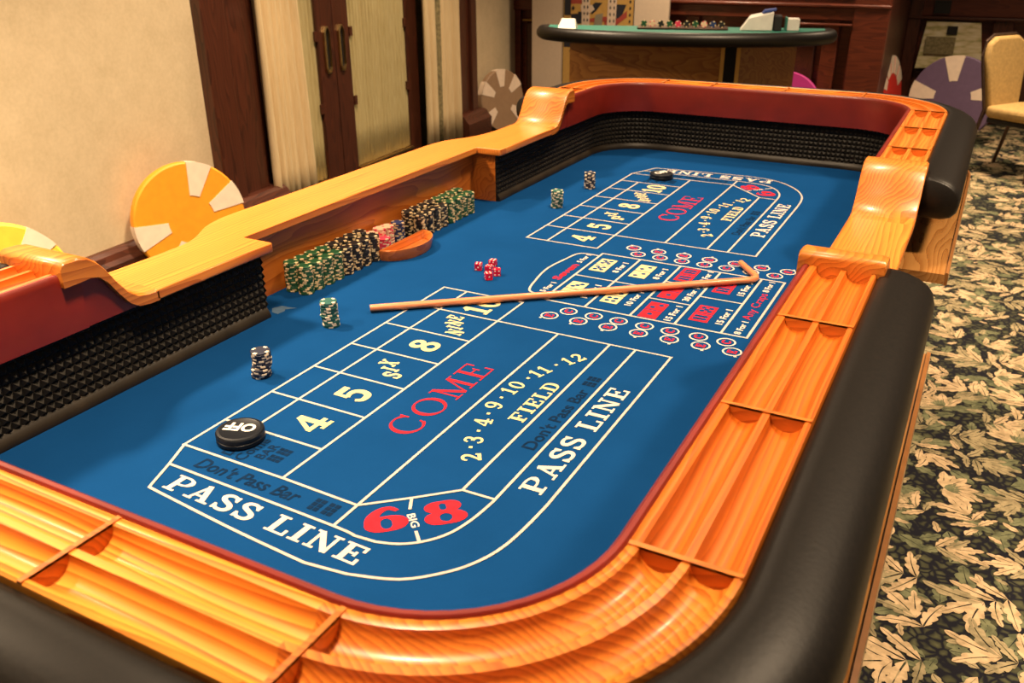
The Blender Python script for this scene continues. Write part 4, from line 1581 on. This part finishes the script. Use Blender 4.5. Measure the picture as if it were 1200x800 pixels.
patch([(662, -90), (746, -90), (746, 130), (662, 130)], 'mustard', 0.5)
patch([(663, -60), (671, -60), (671, 20), (663, 20)], 'navy', 1)
patch([(671, 14), (684, 14), (690, 30), (672, 34)], 'navy', 1)
patch([(724, 2), (737, 2), (731, 22), (726, 34), (724, 34)], 'navy', 1)
patch([(700, 0), (712, 0), (700, 14), (696, 18), (695, 6)], 'navy', 1)
patch([(663, 50), (684, 50), (684, 62), (677, 68), (663, 68)], 'navy', 1)
patch([(663, -60), (700, -60), (690, 2), (671, 3)], 'cardred', 1)
patch([(712, 26), (728, 22), (738, 10), (740, 18), (726, 32), (712, 33)], 'cardred', 2)
patch([(694, 24), (704, 21), (716, 20), (716, 27), (694, 29)], 'cardred', 2)
patch([(671, 6), (678, 2), (680, 17), (671, 18)], 'mustard', 2)
patch([(697, 20), (709, 0), (716, 0), (702, 26)], 'mustard', 2)
patch([(684.5, -60), (694, -60), (694, 36), (684.5, 36)], 'foamw', 3)
patch([(716, -60), (727, -60), (725, 36), (715, 36)], 'foamw', 3)
patch([(683, 4), (697, 4), (700, 10), (694, 16), (684, 15)], 'foamw', 4)
patch([(701, 18), (710, 15), (709, 36), (699, 36)], 'greyp', 3)
patch([(738, -60), (745, -60), (745, 36), (738, 34)], 'mustard', 3)
for k in range(5):
    y = -12 + k * 9.5
    for x in (687.5, 691.5, 718.5, 723):
        patch([(x, y - 3), (x + 1, y), (x, y + 3), (x - 1, y)], 'navy', 5)
    patch([(741.5, y - 3), (742.8, y), (741.5, y + 3), (740.2, y)], 'navy', 5)
patch([(674, 5), (676, 9), (674, 13), (672, 9)], 'navy', 5)
patch([(672.5, 70), (675, 74), (672.5, 77), (670, 74)], 'navy', 5)
for x in (662, 746):
    patch([(x - .4, -90), (x + .4, -90), (x + .4, 130), (x - .4, 130)], 'navy', 4)

# ------------------------------------------------------------------ blackjack table
bj = thing('blackjack_table', (-0.96, 7.0, ZF), 'half-round blackjack table with a padded black rim at the back of the room', 'gaming table')
EL, ER = Vector((-2.27, 6.62)), Vector((0.375, 7.36))
ex = (ER - EL)
LB = ex.length
ex = ex / LB
ey = Vector((ex.y, -ex.x))         # towards the players / the camera
ctr = (EL + ER) / 2
ZB = 0.475


def BJ(x, y, z):
    p = ctr + ex * x + ey * y
    return (p.x, p.y, z)


a_r, b_r = LB / 2, 0.60
arcp = [BJ(a_r * math.cos(t) * 0.985, b_r * math.sin(t) - 0.05, ZB - 0.058) for t in [math.pi * i / 30 for i in range(31)]]
back = [BJ(-a_r * 0.975, -0.24, ZB - 0.058)]
G().tube([BJ(a_r * 0.975, -0.24, ZB - 0.058)] + arcp + back, [0.055] + [0.066] * 31 + [0.055], 14, squash=0.95).build('padded_rim', M['leather'], bj)
poly = [(a_r * 0.96 * math.cos(math.pi * i / 24), (b_r - 0.03) * math.sin(math.pi * i / 24) - 0.05) for i in range(25)] + [(-a_r * 0.96, -0.25), (a_r * 0.96, -0.25)]
G().prism(poly, ZB - 0.07, ZB - 0.012, xf=BJ).build('green_top', M['bj_felt'], bj)
xg = 0.44
for x0, x1, y0, y1 in ((-1.03, xg - 0.03, 0.30, 0.36), (xg + 0.075, 1.06, 0.36, 0.05)):
    G().add([BJ(x0, y0, ZF), BJ(x1, y1, ZF), BJ(x1, y1, ZB - 0.08), BJ(x0, y0, ZB - 0.08), BJ(x0, y0 - .06, ZF), BJ(x1, y1 - .06, ZF), BJ(x1, y1 - .06, ZB - 0.08), BJ(x0, y0 - .06, ZB - 0.08)],
            [(0, 1, 2, 3), (7, 6, 5, 4), (0, 4, 5, 1), (1, 5, 6, 2), (2, 6, 7, 3), (3, 7, 4, 0)]).build('base_panel', M['bj_wood'], bj)
for x0 in (xg - 0.065, xg + 0.075):
    G().box((x0, 0.34, ZF), (x0 + 0.035, 0.385, ZB - 0.08), xf=BJ).build('panel_trim', M['goldtrim'], bj)
G().box((xg - 0.04, 0.20, ZF), (xg + 0.09, 0.29, ZB - 0.08), xf=BJ).build('gap_backing', M['dark'], bj)
G().box((-1.03, -0.35, ZF), (-0.97, 0.30, ZB - 0.08), xf=BJ).build('side_panel', M['bj_wood'], bj)
G().box((1.0, -0.35, ZF), (1.06, 0.02, ZB - 0.08), xf=BJ).build('side_panel', M['bj_wood'], bj)
G().box((-1.0, -0.35, ZF), (1.03, -0.29, ZB - 0.08), xf=BJ).build('back_panel', M['bj_wood'], bj)
# chip tray with rows of chips, dealing shoe, discard holder, place card
tr = thing('chip_tray', BJ(0.0, 0.0, ZB - 0.012), 'metal chip tray full of chips on the blackjack table', 'tray')
G().box((-0.42, -0.14, ZB - 0.009), (0.42, 0.12, ZB + 0.007), xf=BJ).build('tray', M['steel'], tr, bevel=0.004)
kinds = ['green', 'cream', 'black', 'green', 'pink', 'black', 'green', 'cream', 'blue', 'black']
rest = G()
for i in range(10):
    x = -0.36 + i * 0.08
    o = chip(kinds[i], *BJ(x, 0.075, ZB + 0.008 + 0.0303), 'chip standing on edge at the front of the %s tray row on the blackjack table' % NUMW[i])
    o.rotation_euler = (math.pi / 2, random.uniform(0, 6), math.atan2(ex.y, ex.x))
sh = thing('card_shoe', BJ(0.70, 0.0, ZB - 0.011), 'pale card shoe with a blue card showing on the blackjack table', 'card shoe')
G().add([BJ(x, y, z) for x, y, z in ((0.53, -0.1, ZB - .011), (0.82, -0.1, ZB - .011), (0.82, 0.1, ZB - .011), (0.53, 0.1, ZB - .011), (0.62, -0.1, ZB + .115), (0.82, -0.1, ZB + .155), (0.82, 0.1, ZB + .155), (0.60, 0.1, ZB + .10))],
        [(0, 3, 2, 1), (4, 5, 6, 7), (0, 1, 5, 4), (1, 2, 6, 5), (2, 3, 7, 6), (3, 0, 4, 7)]).build('body', M['clearw'], sh, bevel=0.008)
G().add([BJ(x, y, z) for x, y, z in ((0.72, -0.08, ZB + .14), (0.84, -0.08, ZB + .165), (0.84, 0.08, ZB + .165), (0.72, 0.08, ZB + .14), (0.74, -0.08, ZB + .165), (0.84, -0.08, ZB + .18), (0.84, 0.08, ZB + .18), (0.74, 0.08, ZB + .165))],
        [(0, 3, 2, 1), (4, 5, 6, 7), (0, 1, 5, 4), (1, 2, 6, 5), (2, 3, 7, 6), (3, 0, 4, 7)]).build('blue_card', M['blue'], sh)
G().box((0.83, -0.09, ZB - .011), (0.90, 0.09, ZB + .12), xf=BJ).build('dark_end', M['dark'], sh, bevel=0.006)
dh = thing('discard_holder', BJ(1.0, 0.0, ZB - 0.011), 'small white discard holder at the right end of the blackjack table', 'card holder')
G().box((0.95, -0.08, ZB - .011), (1.06, 0.06, ZB + .095), xf=BJ).build('box', M['clearw'], dh, bevel=0.006)
G().box((0.935, -0.09, ZB - .011), (0.95, 0.07, ZB + .105), xf=BJ).build('side_wall', M['bj_felt'], dh)
sg = thing('table_card', BJ(-1.08, 0.1, ZB - 0.011), 'small white card stand at the left end of the blackjack table', 'sign')
G().add([BJ(x, y, z) for x, y, z in ((-1.18, 0.16, ZB - .011), (-1.0, 0.16, ZB - .011), (-1.02, 0.07, ZB + .075), (-1.15, 0.07, ZB + .075), (-1.18, 0.0, ZB - .011), (-1.0, 0.0, ZB - .011))],
        [(0, 1, 2, 3), (3, 2, 5, 4), (0, 3, 4), (1, 5, 2), (0, 4, 5, 1)]).build('folded_card', M['clearw'], sg)

# ------------------------------------------------------------------ banquet chairs
ch = thing('banquet_chair', (2.16, 9.45, ZF), 'gold fabric banquet chair standing right of the purple giant chip', 'chair')
cx, cy = 2.16, 9.45


def CX(x, y, z):
    return (cx + x, cy + y, ZF + z)


# seat faces -y in its own frame (0.66 m wide front)
seat = [(-0.30, -0.32), (0.30, -0.32), (0.33, -0.26), (0.32, 0.26), (0.26, 0.32), (-0.26, 0.32), (-0.32, 0.26), (-0.33, -0.26)]
g = G().prism(seat, 0.60, 0.72, xf=CX)
g.build('seat', M['chair_gold'], ch, bevel=0.045, seg=3)
bk = [(-0.24, 0.62), (0.24, 0.62), (0.31, 1.05), (0.33, 1.22), (0.29, 1.35), (0.18, 1.41), (-0.18, 1.41), (-0.29, 1.35), (-0.33, 1.22), (-0.31, 1.05)]
g = G()
g.prism(bk, -0.04, 0.04, xf=lambda x, z, d: CX(x, 0.33 + (z - 0.72) * 0.16 + d, z))
g.build('backrest', M['chair_gold'], ch, bevel=0.03, seg=3)
fr = [(-0.255, 0.62), (-0.325, 1.05), (-0.345, 1.22), (-0.30, 1.365), (-0.18, 1.425), (0.18, 1.425), (0.30, 1.365), (0.345, 1.22), (0.325, 1.05), (0.255, 0.62)]
G().tube([CX(x, 0.35 + (z - 0.72) * 0.16, z) for x, z in fr], 0.016, 8).build('back_frame', M['steel'], ch)
G().box((-0.28, -0.28, 0.545), (0.28, 0.28, 0.60), xf=CX).build('seat_frame', M['dark'], ch, bevel=0.01)
for sx in (-1, 1):
    G().tube([CX(sx * 0.27, -0.25, 0.58), CX(sx * 0.30, -0.29, 0.5), CX(sx * 0.32, -0.32, 0.3), CX(sx * 0.33, -0.34, 0.0)], 0.021, 8).build('leg', M['steel'], ch)
    G().tube([CX(sx * 0.26, 0.34, 0.66), CX(sx * 0.28, 0.37, 0.45), CX(sx * 0.30, 0.43, 0.2), CX(sx * 0.31, 0.48, 0.0)], 0.021, 8).build('leg', M['steel'], ch)
ch.rotation_euler = (0, 0, math.radians(56))
dup(ch, (3.02, 9.9, ZF), math.radians(20), 'gold fabric banquet chair cut off by the right picture edge')

# ------------------------------------------------------------------ printed acanthus leaves of the carpet
rnd = random.Random(11)
leaves = {'leaf_cream': G(), 'leaf_tan': G(), 'leaf_olive': G()}


_lf = [0]


def leaf(g, x, y, ang, L_, w_, z, lobes=4, bend=0.0):
    _lf[0] += 1
    z += 0.000006 * (_lf[0] % 149)
    n_ = 4 * lobes
    vs, fs = [], []
    for i in range(n_ + 1):
        t = i / n_
        env = math.sin(math.pi * min(1, t * 1.02) ** 0.75) ** 0.8 if 0 < t < 1 else 0.0
        lob = 0.62 + 0.38 * abs(math.sin(math.pi * lobes * t)) if lobes > 1 else 1.0
        hw = w_ * L_ * env * lob
        a = ang + bend * t
        cx_ = x + L_ * t * math.cos(ang + bend * t / 2)
        cy_ = y + L_ * t * math.sin(ang + bend * t / 2)
        sk = 0.12 * L_ * abs(math.sin(math.pi * lobes * t))
        gap = min(hw * 0.5, 0.018 * L_ * (1.15 - t))
        for sgn in (1, -1):
            vs.append((cx_ - math.sin(a) * hw * sgn + math.cos(a) * sk * 0.5, cy_ + math.cos(a) * hw * sgn + math.sin(a) * sk * 0.5, z))
            vs.append((cx_ - math.sin(a) * gap * sgn, cy_ + math.cos(a) * gap * sgn, z))
    for i in range(n_):
        fs.append((4 * i, 4 * i + 1, 4 * i + 5, 4 * i + 4))
        fs.append((4 * i + 3, 4 * i + 2, 4 * i + 6, 4 * i + 7))
    g.add(vs, fs)


def sprig(x, y, ang, k, layer):
    z = ZF + 0.0016 + 0.0010 * layer
    kind = rnd.choice(['leaf_cream', 'leaf_cream', 'leaf_tan'])
    # a curved stem carrying paired lobed leaves
    nn = rnd.choice([2, 3, 3])
    leaf(leaves[kind], x, y, ang, 0.22 * k, 0.19, z, 4, rnd.uniform(-.4, .4))
    for i in range(nn):
        f = -0.055 * k * i
        px, py = x + math.cos(ang) * f, y + math.sin(ang) * f
        for sg_ in (1, -1):
            kd = kind if rnd.random() < 0.7 else 'leaf_tan'
            leaf(leaves[kd], px, py, ang + sg_ * (0.50 + 0.30 * i), (0.21 - 0.02 * i) * k * rnd.uniform(.8, 1.2), 0.17, z + 0.0001 * i, 4, sg_ * rnd.uniform(-.3, .9))


def flower(x, y, ang, k, layer):
    z = ZF + 0.0016 + 0.0010 * layer
    n_ = 9
    for i in range(n_):
        a = ang + (i - (n_ - 1) / 2) * 0.34
        leaf(leaves[rnd.choice(['leaf_cream', 'leaf_tan', 'leaf_cream'])], x, y, a, 0.15 * k * rnd.uniform(.85, 1.1), 0.20, z + 0.00003 * i, 2)
    for i in range(5):
        leaf(leaves['leaf_olive'], x, y, ang + (i - 2) * 0.28, 0.08 * k, 0.16, z + 0.0004, 1)


gx, gy = 0.27, 0.27
ny = int(14.5 / gy)
for iy in range(ny):
    for ix in range(21):
        x = 1.15 + (ix + 0.5 * (iy % 2)) * gx
        y = -1.8 + iy * gy
        if x > 5.2 and y < 6:
            continue
        jx, jy = rnd.uniform(-.07, .07), rnd.uniform(-.07, .07)
        for q in range(3):
            sm = rnd.choice(['leaf_tan', 'leaf_tan', 'leaf_cream'])
            leaf(leaves[sm], x + rnd.uniform(-.16, .16), y + rnd.uniform(-.16, .16), rnd.uniform(0, 6.28), rnd.uniform(.05, .10), 0.22, ZF + 0.0016, 2, rnd.uniform(-.8, .8))
        for q in range(4):
            leaf(leaves['leaf_olive'], x + rnd.uniform(-.2, .2), y + rnd.uniform(-.2, .2), rnd.uniform(0, 6.28), rnd.uniform(.09, .17), 0.26, ZF + 0.0004, 3, rnd.uniform(-.4, .4))
        if (ix + iy * 2) % 5 == 0:
            flower(x + jx, y + jy, rnd.uniform(0, 6.28), 1.0, 1 + (ix % 3))
        else:
            sprig(x + jx, y + jy, rnd.choice([0.3, 2.6, 3.6, 5.6]) + rnd.uniform(-.5, .5), rnd.uniform(.70, .95), 1 + (ix % 3))
for k, nm in (('leaf_cream', 'cream_leaf_print'), ('leaf_tan', 'tan_leaf_print'), ('leaf_olive', 'olive_leaf_print')):
    o = leaves[k].build(nm, M[k], floor, fix=False)
    o['kind'] = 'stuff'
